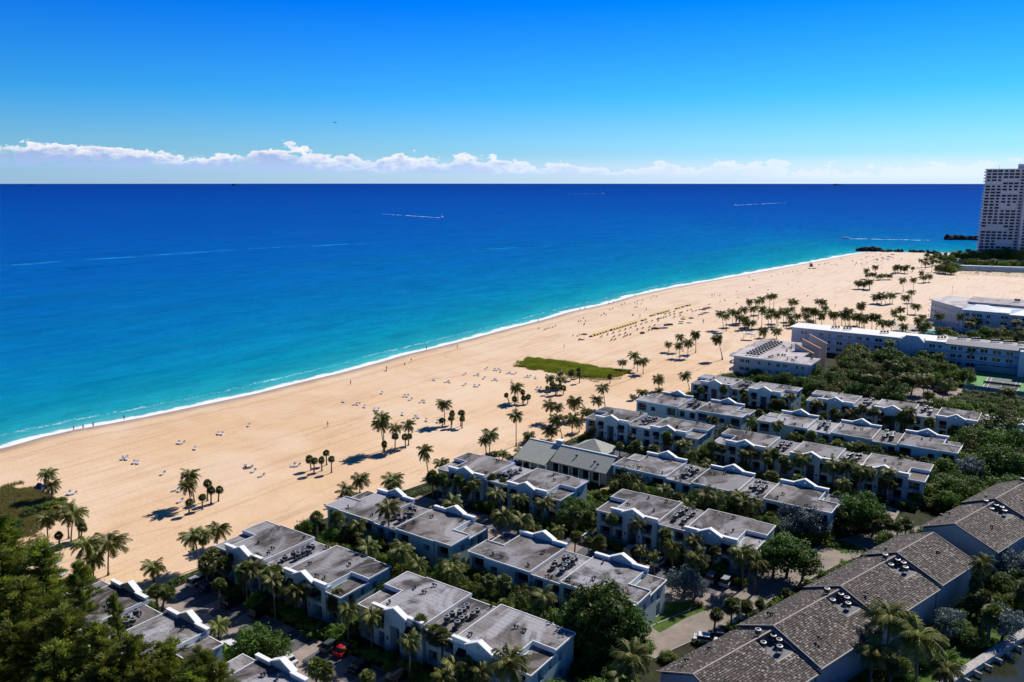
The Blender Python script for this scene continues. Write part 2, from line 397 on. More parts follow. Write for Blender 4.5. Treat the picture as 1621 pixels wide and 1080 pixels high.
c = q.mix(q.mapr(q.n('ShaderNodeSeparateXYZ', {0: g}).outputs[1], 220, 620, 0, 1), c, (.77, .60, .46, 1))  # far sand paler: haze-like paling put into its colour
c = q.mix(.08, c, q.ramp(n2_, [(.3, 0.0), (.7, 1.0)]), 'OVERLAY')
c = q.mix(.12, c, q.ramp(n3_, [(.3, 0.0), (.7, 1.0)]), 'OVERLAY')
# raked tracks that run along the shore
trk = q.noise(q.n('ShaderNodeMapping', {'Vector': g, 'Scale': (.55, .012, 1)}), 1.0, 4, .6, .2)
c = q.mix(q.mapr(trk, .53, .66, 0, .34), c, (.44, .28, .17, 1))
feet = q.math('MULTIPLY', q.mapr(inl, 60, 5, 0, 1), q.mapr(q.noise(g, 2.6, 3, .5), .50, .60))
c = q.mix(q.math('MULTIPLY', feet, .30), c, (.46, .30, .19, 1))
lane = q.noise(q.n('ShaderNodeMapping', {'Vector': g, 'Scale': (.05, .006, 1), 'Rotation': (0, 0, .15)}), 1.0, 4, .6, .6)
c = q.mix(q.mapr(q.math('ABSOLUTE', q.math('SUBTRACT', lane, .5)), .0, .016, .42, 0), c, (.50, .33, .21, 1))
c = q.mix(q.mapr(q.noise(g, .035, 4, .6, .5), .46, .62, 0, .50), c, (.80, .63, .47, 1))
wrack = q.math('MULTIPLY', q.mapr(q.math('ABSOLUTE', q.math('SUBTRACT', inl, q.math('ADD', 10.5, q.math('MULTIPLY', n2_, 5.0)))), 0, 2.2, 1, 0, True), q.mapr(n3_, .42, .62))
c = q.mix(q.math('MULTIPLY', wrack, .55), c, (.34, .21, .13, 1))
wet = q.mapr(q.math('ADD', inl, q.math('MULTIPLY', q.math('SUBTRACT', n2_, .5), 4.0)), 1.5, 8.5, 1, 0, True)
c = q.mix(q.math('MULTIPLY', wet, .75), c, (.31, .22, .165, 1))
bmp = q.n('ShaderNodeBump', {'Strength': .35, 'Distance': .25, 'Height': q.math('ADD', q.noise(g, .9, 5, .7), q.math('MULTIPLY', q.noise(g, .12, 3, .5), 1.5))})
b = q.n('ShaderNodeBsdfPrincipled', {'Base Color': c, 'Roughness': q.mapr(wet, 0, 1, .95, .45), 'Specular IOR Level': .2, 'Normal': bmp})
q.n('ShaderNodeOutputMaterial', {0: b}); me.materials.append(m)
struct('beach', me)

def sheet(name, poly, z, m, kind='structure', **kw):
    b_ = MB(); tri = tessellate_polygon([[Vector((*p, 0)) for p in poly]])
    b_.v = [(p[0], p[1], z) for p in poly]; b_.f = [tuple(t_) for t_ in tri]; b_.m = [0] * len(tri)
    me_ = b_.mesh(name, m)
    if me_.polygons and me_.polygons[0].normal.z < 0: me_.flip_normals()
    return struct(name, me_)

soil = mat('garden_soil', (.045, .040, .026), .95, .1, .4, .25, col2=(.030, .045, .018))
lawn_m = mat('lawn', (.060, .115, .022), .95, .1, .25, .8, col2=(.085, .13, .03), bump=.4, bs=6)
def paver_mat(name, a, b, mortar, s=2.2):
    m = bpy.data.materials.new(name); m.use_nodes = True; q = NT(m.node_tree)
    g = q.n('ShaderNodeNewGeometry').outputs['Position']
    br = q.n('ShaderNodeTexBrick', {'Vector': g, 'Color1': a, 'Color2': b, 'Mortar': mortar, 'Scale': s, 'Mortar Size': .012, 'Brick Width': .6, 'Row Height': .3})
    c = q.mix(.25, br.outputs[0], q.ramp(q.noise(g, .35, 5, .6), [(.3, 0.1), (.7, .9)]), 'OVERLAY')
    b_ = q.n('ShaderNodeBsdfPrincipled', {'Base Color': c, 'Roughness': .9, 'Specular IOR Level': .2})
    q.n('ShaderNodeOutputMaterial', {0: b_}); return m
pave = paver_mat('pinkish_pavers', (.36, .29, .26), (.31, .25, .225), (.20, .16, .14))
pave_dark = paver_mat('grey_stall_pavers', (.13, .13, .145), (.105, .105, .12), (.07, .07, .08))
road_m = paver_mat('driveway_pavers', (.31, .265, .225), (.27, .225, .195), (.18, .15, .13), 1.6)

sheet('garden_ground', [(-137, 20), (-136, 105), (-130, 150), (-122, 164), (-119, 190), (-117, 235), (-112, 262), (-106, 296), (-108, 302), (-107, 345), (-105, 368), (-72, 392), (-70, 455), (-60, 466), (60, 466), (60, 20)], .005, soil)
# car courts between facing rows
court_y = [(68.0, 85.6), (125.4, 143.4), (183.6, 202.2), (242.4, 261.0)]
for (y0, y1), (x0, x1) in zip(court_y, [(-133, -48), (-126, -44), (-90, -30), (-104, -14)]):
    sheet('car_court', [(x0, y0 + 1.2), (x1, y0 + 1.2), (x1, y1 - 3.4), (x0, y1 - 3.4)], .010, pave)
# drive between the white rows and the tiled row
RC = [(-62, 70), (-57, 95), (-52, 112), (-46.5, 127), (-41.5, 145), (-37, 160), (-33, 170), (-27, 180), (-18, 190), (-8, 200), (5, 213), (25, 232)]
Lf = []; Rt = []
for i, p in enumerate(RC):
    a = Vector(RC[max(i - 1, 0)]); b = Vector(RC[min(i + 1, len(RC) - 1)]); d = (b - a).normalized(); nrm = Vector((-d.y, d.x))
    Lf.append(tuple(Vector(p) + nrm * 3.6)); Rt.append(tuple(Vector(p) - nrm * 3.6))
sheet('drive', Lf + Rt[::-1], .016, road_m)
b_ = MB()
for side in (Lf, Rt):
    for a, c in zip(side[:-1], side[1:]):
        a = Vector(a); c = Vector(c); d = (c - a); nrm = Vector((-d.y, d.x)).normalized() * .09
        P = [a + nrm, c + nrm, c - nrm, a - nrm]
        b_.prism([tuple(p_) for p_ in P], 0.0, .12)
struct('drive_kerb', b_.mesh('drive_kerb', mat('kerb_concrete', (.40, .38, .35), .9, .2, .1)))
# links from the courts to the drive
sheet('court_apron', [(-52, 73), (-62, 73), (-62, 82), (-50, 82)], .013, pave)
sheet('court_apron', [(-60, 128), (-44, 130), (-41, 140), (-60, 139.6)], .013, pave)
sheet('court_apron', [(-40, 187), (-28, 187), (-28, 198), (-40, 198)], .013, pave)
sheet('lawn', [(-51.5, 117), (-49.8, 124), (-47.6, 129.5), (-51, 130), (-55, 127), (-54, 118)], .020, lawn_m)
sheet('lawn', [(-33, 166.5), (-30, 171), (-35, 173), (-38, 168)], .020, lawn_m)
sheet('lawn', [(-24, 96), (-2.5, 145), (-2, 155), (-12, 160), (-20, 130), (-30, 102)], .010, lawn_m)
sheet('lawn', [(-112, 296), (-109, 272), (-103, 262), (-108, 262), (-114, 290)], .010, lawn_m)
sheet('lawn', [(-75, 395), (-45, 395), (-50, 465), (-66, 470), (-74, 440)], .010, lawn_m)
sheet('car_court', [(-46, 300), (-30, 300), (-30, 345), (-46, 345)], .010, pave)
sheet('car_court', [(-70, 300), (-46, 306), (-46, 318), (-72, 312)], .012, pave)
# tall dune grass patches
# ---------------------------------------------------------------- white two-storey villas
CACHE = {}
def cached(key, fn):
    if key not in CACHE: CACHE[key] = fn()
    return CACHE[key]
H1 = 6.55; HL = 5.85
def boxes_mesh(name, bl, *mats):
    def f():
        b = MB()
        for x in bl: b.box(*x)
        return b.mesh(name, *mats)
    return f

def facade(b, x0, x1, y_out, y_in, z0, z1, holes):
    """a wall slab between y_out and y_in with rectangular openings (xa, xb, za, zb)"""
    xsx = sorted({x0, x1} | {h for o in holes for h in o[:2]})
    for a, c in zip(xsx[:-1], xsx[1:]):
        hs = sorted([o for o in holes if o[0] <= a + 1e-6 and o[1] >= c - 1e-6], key=lambda o: o[2])
        z = z0
        for o in hs:
            if o[2] > z + 1e-4: b.box(a, c, y_out, y_in, z, o[2])
            z = o[3]
        if z1 > z + 1e-4: b.box(a, c, y_out, y_in, z, z1)

FRONT_HOLES_IN = [(2.35, 4.15, .25, 2.75), (2.35, 4.15, 3.35, 5.55)]
FRONT_HOLES_OUT = [(-4.15, -2.35, .25, 2.75), (-4.15, -2.35, 3.35, 5.55)]
def section_meshes(kind, s):
    """kind 'end' or 'mid'; s = +1 when the joined side is at +x"""
    def fl(bl): return bl
    key = (kind, s)
    def mk():
        D = 12.9
        M = {}
        sx = lambda x: x * s
        xi = 5.3; xo = -4.8 if kind == 'end' else -5.3
        # core body behind the loggias
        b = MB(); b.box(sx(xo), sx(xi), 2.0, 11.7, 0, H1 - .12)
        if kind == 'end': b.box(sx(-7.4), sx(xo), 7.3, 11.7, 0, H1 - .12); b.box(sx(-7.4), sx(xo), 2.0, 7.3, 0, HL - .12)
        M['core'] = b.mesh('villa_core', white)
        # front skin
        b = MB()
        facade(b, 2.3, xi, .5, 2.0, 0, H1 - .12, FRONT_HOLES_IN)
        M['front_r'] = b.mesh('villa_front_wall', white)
        b = MB(); facade(b, -xi, -2.3, .5, 2.0, 0, H1 - .12, FRONT_HOLES_OUT)
        M['front'] = b.mesh('villa_front_wall', white)
        if kind == 'end':
            b = MB(); X = sorted((sx(-8.8), sx(-5.3)))
            hx = sorted((sx(-7.9), sx(-5.6)))
            facade(b, X[0], X[1], .75, 2.0, 0, HL - .12, [(hx[0], hx[1], .35, 2.6), (hx[0], hx[1], 3.4, 5.25)])
            M['outer'] = b.mesh('villa_outer_bay', white)
        # rear skin, with loggias and windows
        b = MB()
        if kind == 'end':
            X = sorted((sx(-8.8), sx(-4.6))); h = sorted((sx(-8.2), sx(-5.4)))
            facade(b, X[0], X[1], 11.7, 12.75, 0, H1 - .12, [(h[0], h[1], .2, 2.7), (h[0], h[1], 3.4, 5.75)])
            X = sorted((sx(-4.6), sx(5.3)))
        else: X = [-5.3, 5.3]
        hA = sorted((sx(-3.6), sx(-2.1))); hB = sorted((sx(1.9), sx(4.8)))
        facade(b, X[0], X[1], 11.7, 13.05, 0, H1 - .12, [(hA[0], hA[1], .9, 2.3), (hA[0], hA[1], 3.9, 5.2), (hB[0], hB[1], .2, 2.7), (hB[0], hB[1], 3.4, 5.75)])
        M['rear'] = b.mesh('villa_rear_wall', white)
        # end wall skin
        if kind == 'end':
            b = MB()
            # slabs in the plane across x
            def slab(y0, y1, z1, holes):
                ysy = sorted({y0, y1} | {h for o in holes for h in o[:2]})
                for a, c in zip(ysy[:-1], ysy[1:]):
                    hs = sorted([o for o in holes if o[0] <= a + 1e-6 and o[1] >= c - 1e-6], key=lambda o: o[2]); z = 0
                    for o in hs:
                        if o[2] > z: b.box(sx(-8.8), sx(-7.4), a, c, z, o[2])
                        z = o[3]
                    if z1 > z: b.box(sx(-8.8), sx(-7.4), a, c, z, z1)
            slab(2.0, 7.3, HL - .12, [(2.6, 4.2, .3, 2.6), (2.6, 4.2, 3.3, 5.3), (5.6, 6.5, 3.9, 5.2)])
            slab(7.3, 11.7, H1 - .12, [(8.4, 9.6, 1.0, 2.4), (8.4, 9.6, 3.9, 5.2)])
            M['end'] = b.mesh('villa_end_wall', white)
            b = MB(); b.box(sx(-8.95), sx(-5.3), .6, 7.3, HL - .12, HL); M['lowroof'] = b.mesh('villa_low_roof', flatroof)
            b = MB()
            for bx_ in ((-9.02, -8.88, .52, 7.3), (-8.88, -5.3, .52, .66)): b.box(sx(bx_[0]), sx(bx_[1]), bx_[2], bx_[3], HL - .16, HL + .07)
            M['lowedge'] = b.mesh('low_roof_edge', trim)
        # roof
        b = MB(); b.box(sx(xo), sx(xi) + .0, .6, 13.15, H1 - .12, H1)
        if kind == 'end': b.box(sx(-8.95), sx(xo), 7.2, 12.85, H1 - .12, H1 - .003)
        M['roof'] = b.mesh('villa_flat_roof', flatroof)
        b = MB(); e = H1 + .09; l_ = H1 - .2
        b.box(sx(xo), sx(xi + .12), 13.15, 13.3, l_, e)
        b.box(sx(xi), sx(xi + .14), .95, 13.15, H1 - .45, e + .10)
        if kind == 'end':
            b.box(sx(-9.05), sx(xo), 12.85, 13.0, l_, e - .004); b.box(sx(-9.08), sx(-8.95), 7.05, 12.85, l_, e + .003)
            b.box(sx(-8.95), sx(xo + .1), 7.05, 7.2, l_ - .4, e + .12)
            b.box(sx(xo - .14), sx(xo), .95, 7.05, HL, e + .06)
        else: b.box(sx(xo - .14), sx(xo), .95, 13.15, H1 - .45, e + .10)
        M['edge'] = b.mesh('roof_edge', trim)
        # parapet over the front
        b = MB(); b.box(-xi - .1, -2.25, .42, .95, H1 - .12, H1 + .55); b.box(-xi - .2, -2.2, .32, 1.02, H1 + .55, H1 + .72); M['parapet_l'] = b.mesh('front_parapet', trim)
        b = MB(); b.box(2.25, xi + .1, .42, .95, H1 - .12, H1 + .55); b.box(2.2, xi + .2, .32, 1.02, H1 + .55, H1 + .72)
        M['parapet'] = b.mesh('front_parapet', trim)
        return M
    return cached(('sec',) + key, mk)

def gable_tower():
    def mk():
        M = {}
        n = 12; r = .17
        hole = [(r * math.cos(2 * math.pi * k / n), 7.35 + r * math.sin(2 * math.pi * k / n)) for k in range(n)]
        b = MB()
        b.prism([(-2.3, 6.5), (2.3, 6.5), (2.3, 7.05), (0, 8.15), (-2.3, 7.05)], -.05, .62, 'y', hole)
        b.box(-2.3, -1.05, -.05, 2.0, 0, 6.5); b.box(1.05, 2.3, -.05, 2.0, 0, 6.5); b.box(-1.05, 1.05, -.05, 2.0, 5.0, 6.5)
        M['tower'] = b.mesh('entrance_tower', white)
        b = MB()
        for s in (-1, 1):
            b.prism([(s * 2.62, 6.93), (s * 2.62, 7.14), (0, 8.40), (0, 8.18)], -.22, .80, 'y')
            b.box(s * 2.3, s * 2.62, -.22, .8, 6.80, 6.93)
        M['cornice'] = b.mesh('gable_cornice', trim)
        b = MB(); b.box(-1.05, 1.05, 1.7, 1.9, 0, 5.0); b.box(-1.05, 1.05, 1.62, 1.7, 2.75, 3.0)
        M['door'] = b.mesh('entrance_recess', door)
        b = MB(); b.box(-.15, .15, -.16, -.05, 2.3, 2.9)
        M['lamp'] = b.mesh('wall_lamp', darkmetal)
        b = MB()
        b.face([(-.95, 1.0, 0), (.95, 1.0, 0), (.95, 0, -.75), (-.95, 0, -.75)]); b.face([(-.95, 1.0, 0), (-.95, 0, -.75), (-.95, 1.0, -.75)]); b.face([(.95, 1.0, 0), (.95, 1.0, -.75), (.95, 0, -.75)])
        b.face([(-.95, 0, -.75), (.95, 0, -.75), (.95, 0, -.95), (-.95, 0, -.95)])
        M['awning'] = b.mesh('awning', awning_m)
        b = MB(); b.box(-.9, .9, 0, .04, 0, 1); M['pane'] = b.mesh('window_pane', glass)
        b = MB()
        for k in range(7): b.box(-.9 + k * .3 - .02, -.9 + k * .3 + .02, 0, .04, 0, .85)
        b.box(-.95, .95, -.02, .07, .85, .93); b.box(-.95, .95, -.02, .05, .0, .07)
        M['rail'] = b.mesh('balcony_railing', railing_m)
        b = MB()
        b.cyl(0, 0, 0, .42, .10, 7); b.box(-.22, .22, -.12, .12, .38, .62); b.cyl(.45, .1, 0, .30, .08, 7); b.box(.3, .62, .0, .22, .28, .46)
        M['vent'] = b.mesh('roof_vent', darkmetal)
        b = MB()
        b.cm = 0; b.cyl(0, 0, .45, 1.2, .44, 12, cap=False)
        for lx_ in (-.4, .34):
            for ly_ in (-.4, .34): b.box(lx_, lx_ + .06, ly_, ly_ + .06, 0, .45)
        nn = 12
        for k_ in range(nn):
            a_, b2_ = 2 * math.pi * k_ / nn, 2 * math.pi * (k_ + 1) / nn
            b.face([(.46 * math.cos(a_), .46 * math.sin(a_), 1.2), (.46 * math.cos(b2_), .46 * math.sin(b2_), 1.2), (.29 * math.cos(b2_), .29 * math.sin(b2_), 1.22), (.29 * math.cos(a_), .29 * math.sin(a_), 1.22)])
        b.cm = 1; b.cyl(0, 0, 1.08, 1.10, .40, 12); b.cyl(0, 0, .55, 1.05, .445, 12, cap=False)
        M['ac'] = b.mesh('air_conditioner', metal, darkmetal)
        return M
    return cached('tower', mk)

VILLAS = []
def villa(name, label, y0, peds, face=-1, seed=0, skip=()):
    """peds: x of the gabled entrances (seen frame); face -1: entrances look towards -Y"""
    rnd = random.Random(seed)
    cx = sum(peds) / len(peds)
    g = thing('villa_building', label, 'villa', (cx, y0, 0), 0 if face < 0 else math.pi, 'white villas with gabled entrances')
    lp = sorted([(p - cx) * (1 if face < 0 else -1) for p in peds])
    T = gable_tower(); n = len(lp)
    for i, px in enumerate(lp):
        kind = 'end' if i in (0, n - 1) else 'mid'
        s = 1 if i == 0 else -1
        M = section_meshes(kind, s if kind == 'end' else 1)
        wb = ob('wall', M['core'], g, (px, 0, 0))
        ob('facade', M['front'], wb, (0, 0, 0)); ob('facade', M['front_r'], wb); ob('rear_wall', M['rear'], wb)
        if kind == 'end': ob('end_wall', M['end'], wb); ob('outer_bay', M['outer'], wb)
        rf = ob('roof', M['roof'], g, (px, 0, 0)); ob('roof_edge', M['edge'], rf); ob('parapet', M['parapet'], rf); ob('parapet', M['parapet_l'], rf)
        if kind == 'end':
            lr = ob('lower_roof', M['lowroof'], g, (px, 0, 0)); ob('roof_edge', M['lowedge'], lr)
        tw = ob('entrance_tower', T['tower'], g, (px, 0, 0)); ob('gable_cornice', T['cornice'], tw); ob('entrance', T['door'], tw); ob('wall_lamp', T['lamp'], tw, (-1.6, 0, 0)); ob('wall_lamp', T['lamp'], tw, (1.6, 0, 0))
        pane_x = [3.25, -3.25]
        for hx in pane_x:
            for z, h in ((.25, 2.5), (3.35, 2.2)):
                p_ = ob('window', T['pane'], g, (px + hx, 1.955, z), 0, (1, 1, h))
                ob('balcony_railing', T['rail'], p_, (0, -1.22, 0), 0, (1, 1, 1 / h))
            ob('awning', T['awning'], g, (px + hx, -.5, 5.72), 0, (1, 1, 1))
        # the outer bay (loggia) and rear windows
        if kind == 'end':
            ox = -6.75 * s
            for z, h in ((.35, 2.25), (3.4, 1.85)):
                p_ = ob('window', T['pane'], g, (px + ox, 1.955, z), 0, (1.27, 1, h)); ob('balcony_railing', T['rail'], p_, (0, -1.0, 0), 0, (1, 1, 1 / h))
            for z, h in ((.2, 2.5), (3.4, 2.35)):
                p_ = ob('window', T['pane'], g, (px - 6.8 * s, 11.70, z), 0, (1.55, 1, h)); ob('balcony_railing', T['rail'], p_, (0, 1.0, 0), 0, (1, 1, 1 / h))
            for yy, z, h, wd in ((3.4, .3, 2.3, .89), (3.4, 3.3, 2.0, .89), (6.05, 3.9, 1.3, .5), (9.0, 1.0, 1.4, .66), (9.0, 3.9, 1.3, .66)):
                ob('window', T['pane'], g, (px - (7.42 if s > 0 else -7.46) , yy, z), math.pi / 2, (wd, .5, h)) if s > 0 else ob('window', T['pane'], g, (px + 7.44, yy, z), math.pi / 2, (wd, .5, h))
        for hx, wd, z, h in ((-2.85, .83, .9, 1.4), (-2.85, .83, 3.9, 1.3), (3.35, 1.61, .2, 2.5), (3.35, 1.61, 3.4, 2.35)):
            p_ = ob('window', T['pane'], g, (px + hx * (s if kind == 'end' else 1), 11.70, z), 0, (wd, 1, h))
            if wd > 1: ob('balcony_railing', T['rail'], p_, (0, 1.2, 0), 0, (1, 1, 1 / h))
        for k in range(4):
            ob('roof_vent', T['vent'], g, (px + rnd.choice((-3.6, -1.5, .8, 2.6, 4.2)) + rnd.uniform(-.3, .3), rnd.choice((2.6, 5.2, 8.8, 11.5)) + rnd.uniform(-.5, .5), H1), rnd.uniform(0, 3))
        if i < n - 1:
            nx_ = lp[i + 1]; a = px + 5.44; b2 = nx_ - 5.44; HC = 6.0
            cwid = round(b2 - a, 2)
            def mkc(a_=-cwid / 2, b_=cwid / 2):
                w_ = MB(); w_.box(a_, b_, 2.6, 11.4, 0, HC - .12)
                fh = []
                for x0_, x1_ in ((a_ + .5, a_ + 2.3), (b_ - 2.3, b_ - .5)):
                    fh += [(x0_, x1_, .4, 2.6), (x0_, x1_, 3.4, 5.3)]
                facade(w_, a_, b_, 1.3, 2.6, 0, HC - .12, fh); facade(w_, a_, b_, 11.4, 12.6, 0, HC - .12, fh)
                r_ = MB(); r_.box(a_, b_, 1.15, 12.75, HC - .12, HC)
                e_ = MB(); e_.box(a_, b_, 1.02, 1.15, HC - .2, HC + .06); e_.box(a_, b_, 12.75, 12.9, HC - .2, HC + .06)
                return w_.mesh('link_wall', white), r_.mesh('link_roof', flatroof), e_.mesh('link_roof_edge', trim)
            wm, rm, em = cached(('conn', cwid), mkc)
            mx = (a + b2) / 2
            ob('wall', wm, g, (mx, 0, 0)); rr = ob('roof', rm, g, (mx, 0, 0)); ob('roof_edge', em, rr)
            for hx in (-cwid / 2 + 1.4, cwid / 2 - 1.4):
                for z, h in ((.4, 2.2), (3.4, 1.9)):
                    for yy, dy in ((2.56, -1.1), (11.40, 1.0)):
                        ob('window', T['pane'], g, (mx + hx, yy, z), 0, (.98, 1, h))
            if not (seed == 4 and i == 0 and False):
                for r_ in range(5):
                    for c_ in range(2):
                        if rnd.random() < .93:
                            ob('air_conditioner', T['ac'], g, (mx - .9 + c_ * 1.7 + rnd.uniform(-.4, .4), 4.4 + r_ * 1.25 + rnd.uniform(-.3, .3), HC), rnd.uniform(0, 3), (1.1, 1.1, rnd.uniform(.8, 1.25)))
                for k in range(2): ob('roof_vent', T['vent'], g, (mx + rnd.uniform(-2, 2), rnd.choice((3.2, 12.0)), HC), rnd.uniform(0, 3))
        for sd_ in range(1): VILLAS.append((cx, y0, face))
    return g

villa('r0a', 'white villa nearest the lower left corner, partly behind the feathery pines', 67.2, [-126.6, -109.7], 1, 1)
villa('r0b', 'white villa cut off by the bottom edge beside the palm clump and cars', 67.2, [-87.1, -70.1], 1, 2)
villa('r1a', 'white villa with a blue palm shadow on its roof, behind the silver parked car', 86.1, [-122.6, -105.5], -1, 3)
villa('r1b', 'largest white villa with brown stained roof, at the bottom centre', 86.3, [-83.7, -66.7], -1, 4)
villa('r2a', 'white villa beside the sand, seen from behind, with a palm before its roof', 124.8, [-118.9, -102.0], 1, 5)
villa('r2b', 'white villa seen from behind the big dark tree, gables on its far side', 124.9, [-79.9, -62.8], 1, 6)
villa('r4a', 'white villa at the sand edge just in front of the grey green clubhouse', 144.1, [-115.2, -97.6], -1, 7)
villa('r4b', 'white villa with two dark roof puddles and two silver cars at its right end', 144.2, [-70.6, -53.8], -1, 8)
villa('r5', 'long white villa with three gables, right of the clubhouse and behind the round trees', 183.2, [-80.3, -63.1, -46.2], 1, 9)
villa('r6a', 'white villa at the sand edge behind the clubhouse and the palm group', 203.3, [-107.5, -89.7], -1, 10)
villa('r6b', 'long white villa with three gables ending beside the curved drive', 203.0, [-67.4, -50.3, -33.2], -1, 11)
villa('r7a', 'small white villa at the sand edge with an orange bush at its back', 241.9, [-103.2, -86.2], 1, 12)
villa('r7b', 'long white villa with blue puddles on the middle roof, seen from behind', 242.0, [-63.8, -46.5, -29.4], 1, 13)
villa('r8a', 'farthest white villa at the sand edge, in front of the cream hotel', 262.3, [-98.8, -81.6], -1, 14)
villa('r8b', 'farthest long white villa in front of the dark wood and tennis court', 262.0, [-58.9, -42.0, -24.8, -8.4], -1, 15)
# ---------------------------------------------------------------- row of houses with tiled gable roofs
def tile_mat():
    m = bpy.data.materials.new('clay_shake_tiles'); m.use_nodes = True; q = NT(m.node_tree)
    a = q.n('ShaderNodeAttribute', attribute_name='tone').outputs['Fac']
    g = q.n('ShaderNodeNewGeometry').outputs['Position']
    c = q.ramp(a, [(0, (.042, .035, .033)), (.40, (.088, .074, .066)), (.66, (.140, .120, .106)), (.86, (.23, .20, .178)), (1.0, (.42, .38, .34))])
    c = q.mix(q.mapr(q.noise(g, .35, 4, .6), .45, .7, 0, .5), c, (.10, .075, .068, 1))
    b_ = q.n('ShaderNodeBsdfPrincipled', {'Base Color': c, 'Roughness': .85, 'Specular IOR Level': .3})
    q.n('ShaderNodeOutputMaterial', {0: b_}); return m
tiles = tile_mat()
def slope_mesh(L, run, rise, seed, notch=None, pw=1.15):
    """overlapping roof tiles laid course by course on one slope: x along the ridge, y down the slope from the ridge (0)"""
    rnd = random.Random(seed); v = []; f = []; tone = []
    sl = math.hypot(run, rise); nc = int(sl / .34); ca, sa = run / sl, rise / sl
    for j in range(nc):
        d0 = j * .34; d1 = d0 + .41; x = -rnd.uniform(0, .3)
        while x < L:
            wd = rnd.uniform(.24, .36); x1 = min(x + wd - .025, L); x0 = max(x, 0)
            if x1 > x0 + .05 and not (notch and x0 < notch[0] and d0 * ca < notch[1]):
                up = rnd.uniform(.08, .15); lo = .012
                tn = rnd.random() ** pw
                def P(xx, d, h): return (xx, d * ca + h * sa, -d * sa + h * ca)
                i = len(v)
                v += [P(x0, d0, lo), P(x1, d0, lo), P(x1, d1, up), P(x0, d1, up), P(x1, d1, 0), P(x0, d1, 0)]
                f += [(i, i + 3, i + 2, i + 1), (i + 3, i + 5, i + 4, i + 2)]
                tone += [tn] * 6
            x += wd
    me_ = bpy.data.meshes.new('roof_tiles'); me_.from_pydata(v, [], f); me_.materials.append(tiles)
    me_.attributes.new('tone', 'FLOAT', 'POINT').data.foreach_set('value', tone)
    return me_
RUN_R, RUN_L, RZ_, EV = 8.2, 6.6, 8.6, 5.6
LU = 18.6
sl_r = [slope_mesh(LU, RUN_R, RZ_ - EV, 20 + k, (4.6, 3.9)) for k in range(2)]
sl_l = [slope_mesh(LU, RUN_L, RZ_ - EV, 30 + k, None, 2.6) for k in range(2)]  # left slopes: their shaded look is put into darker tile tones
TA = math.atan2(4.2, 13.8)       # turn of the row against the villas
ta = Vector((math.sin(TA), math.cos(TA)))      # along the row, away from the camera
tb = Vector((ta.y, -ta.x))                      # to its right (canal side)
tile_names = ['tiled gable roof house at the bottom edge beside the road palms', 'second tiled roof house from the bottom edge, above the first',
              'tiled roof house with rooftop condensers in the middle of the row', 'tiled roof house left of the spreading palms, fourth from the bottom',
              'tiled roof house with the pale blue gable end near the right edge', 'tiled roof house cut off by the right edge of the photo']
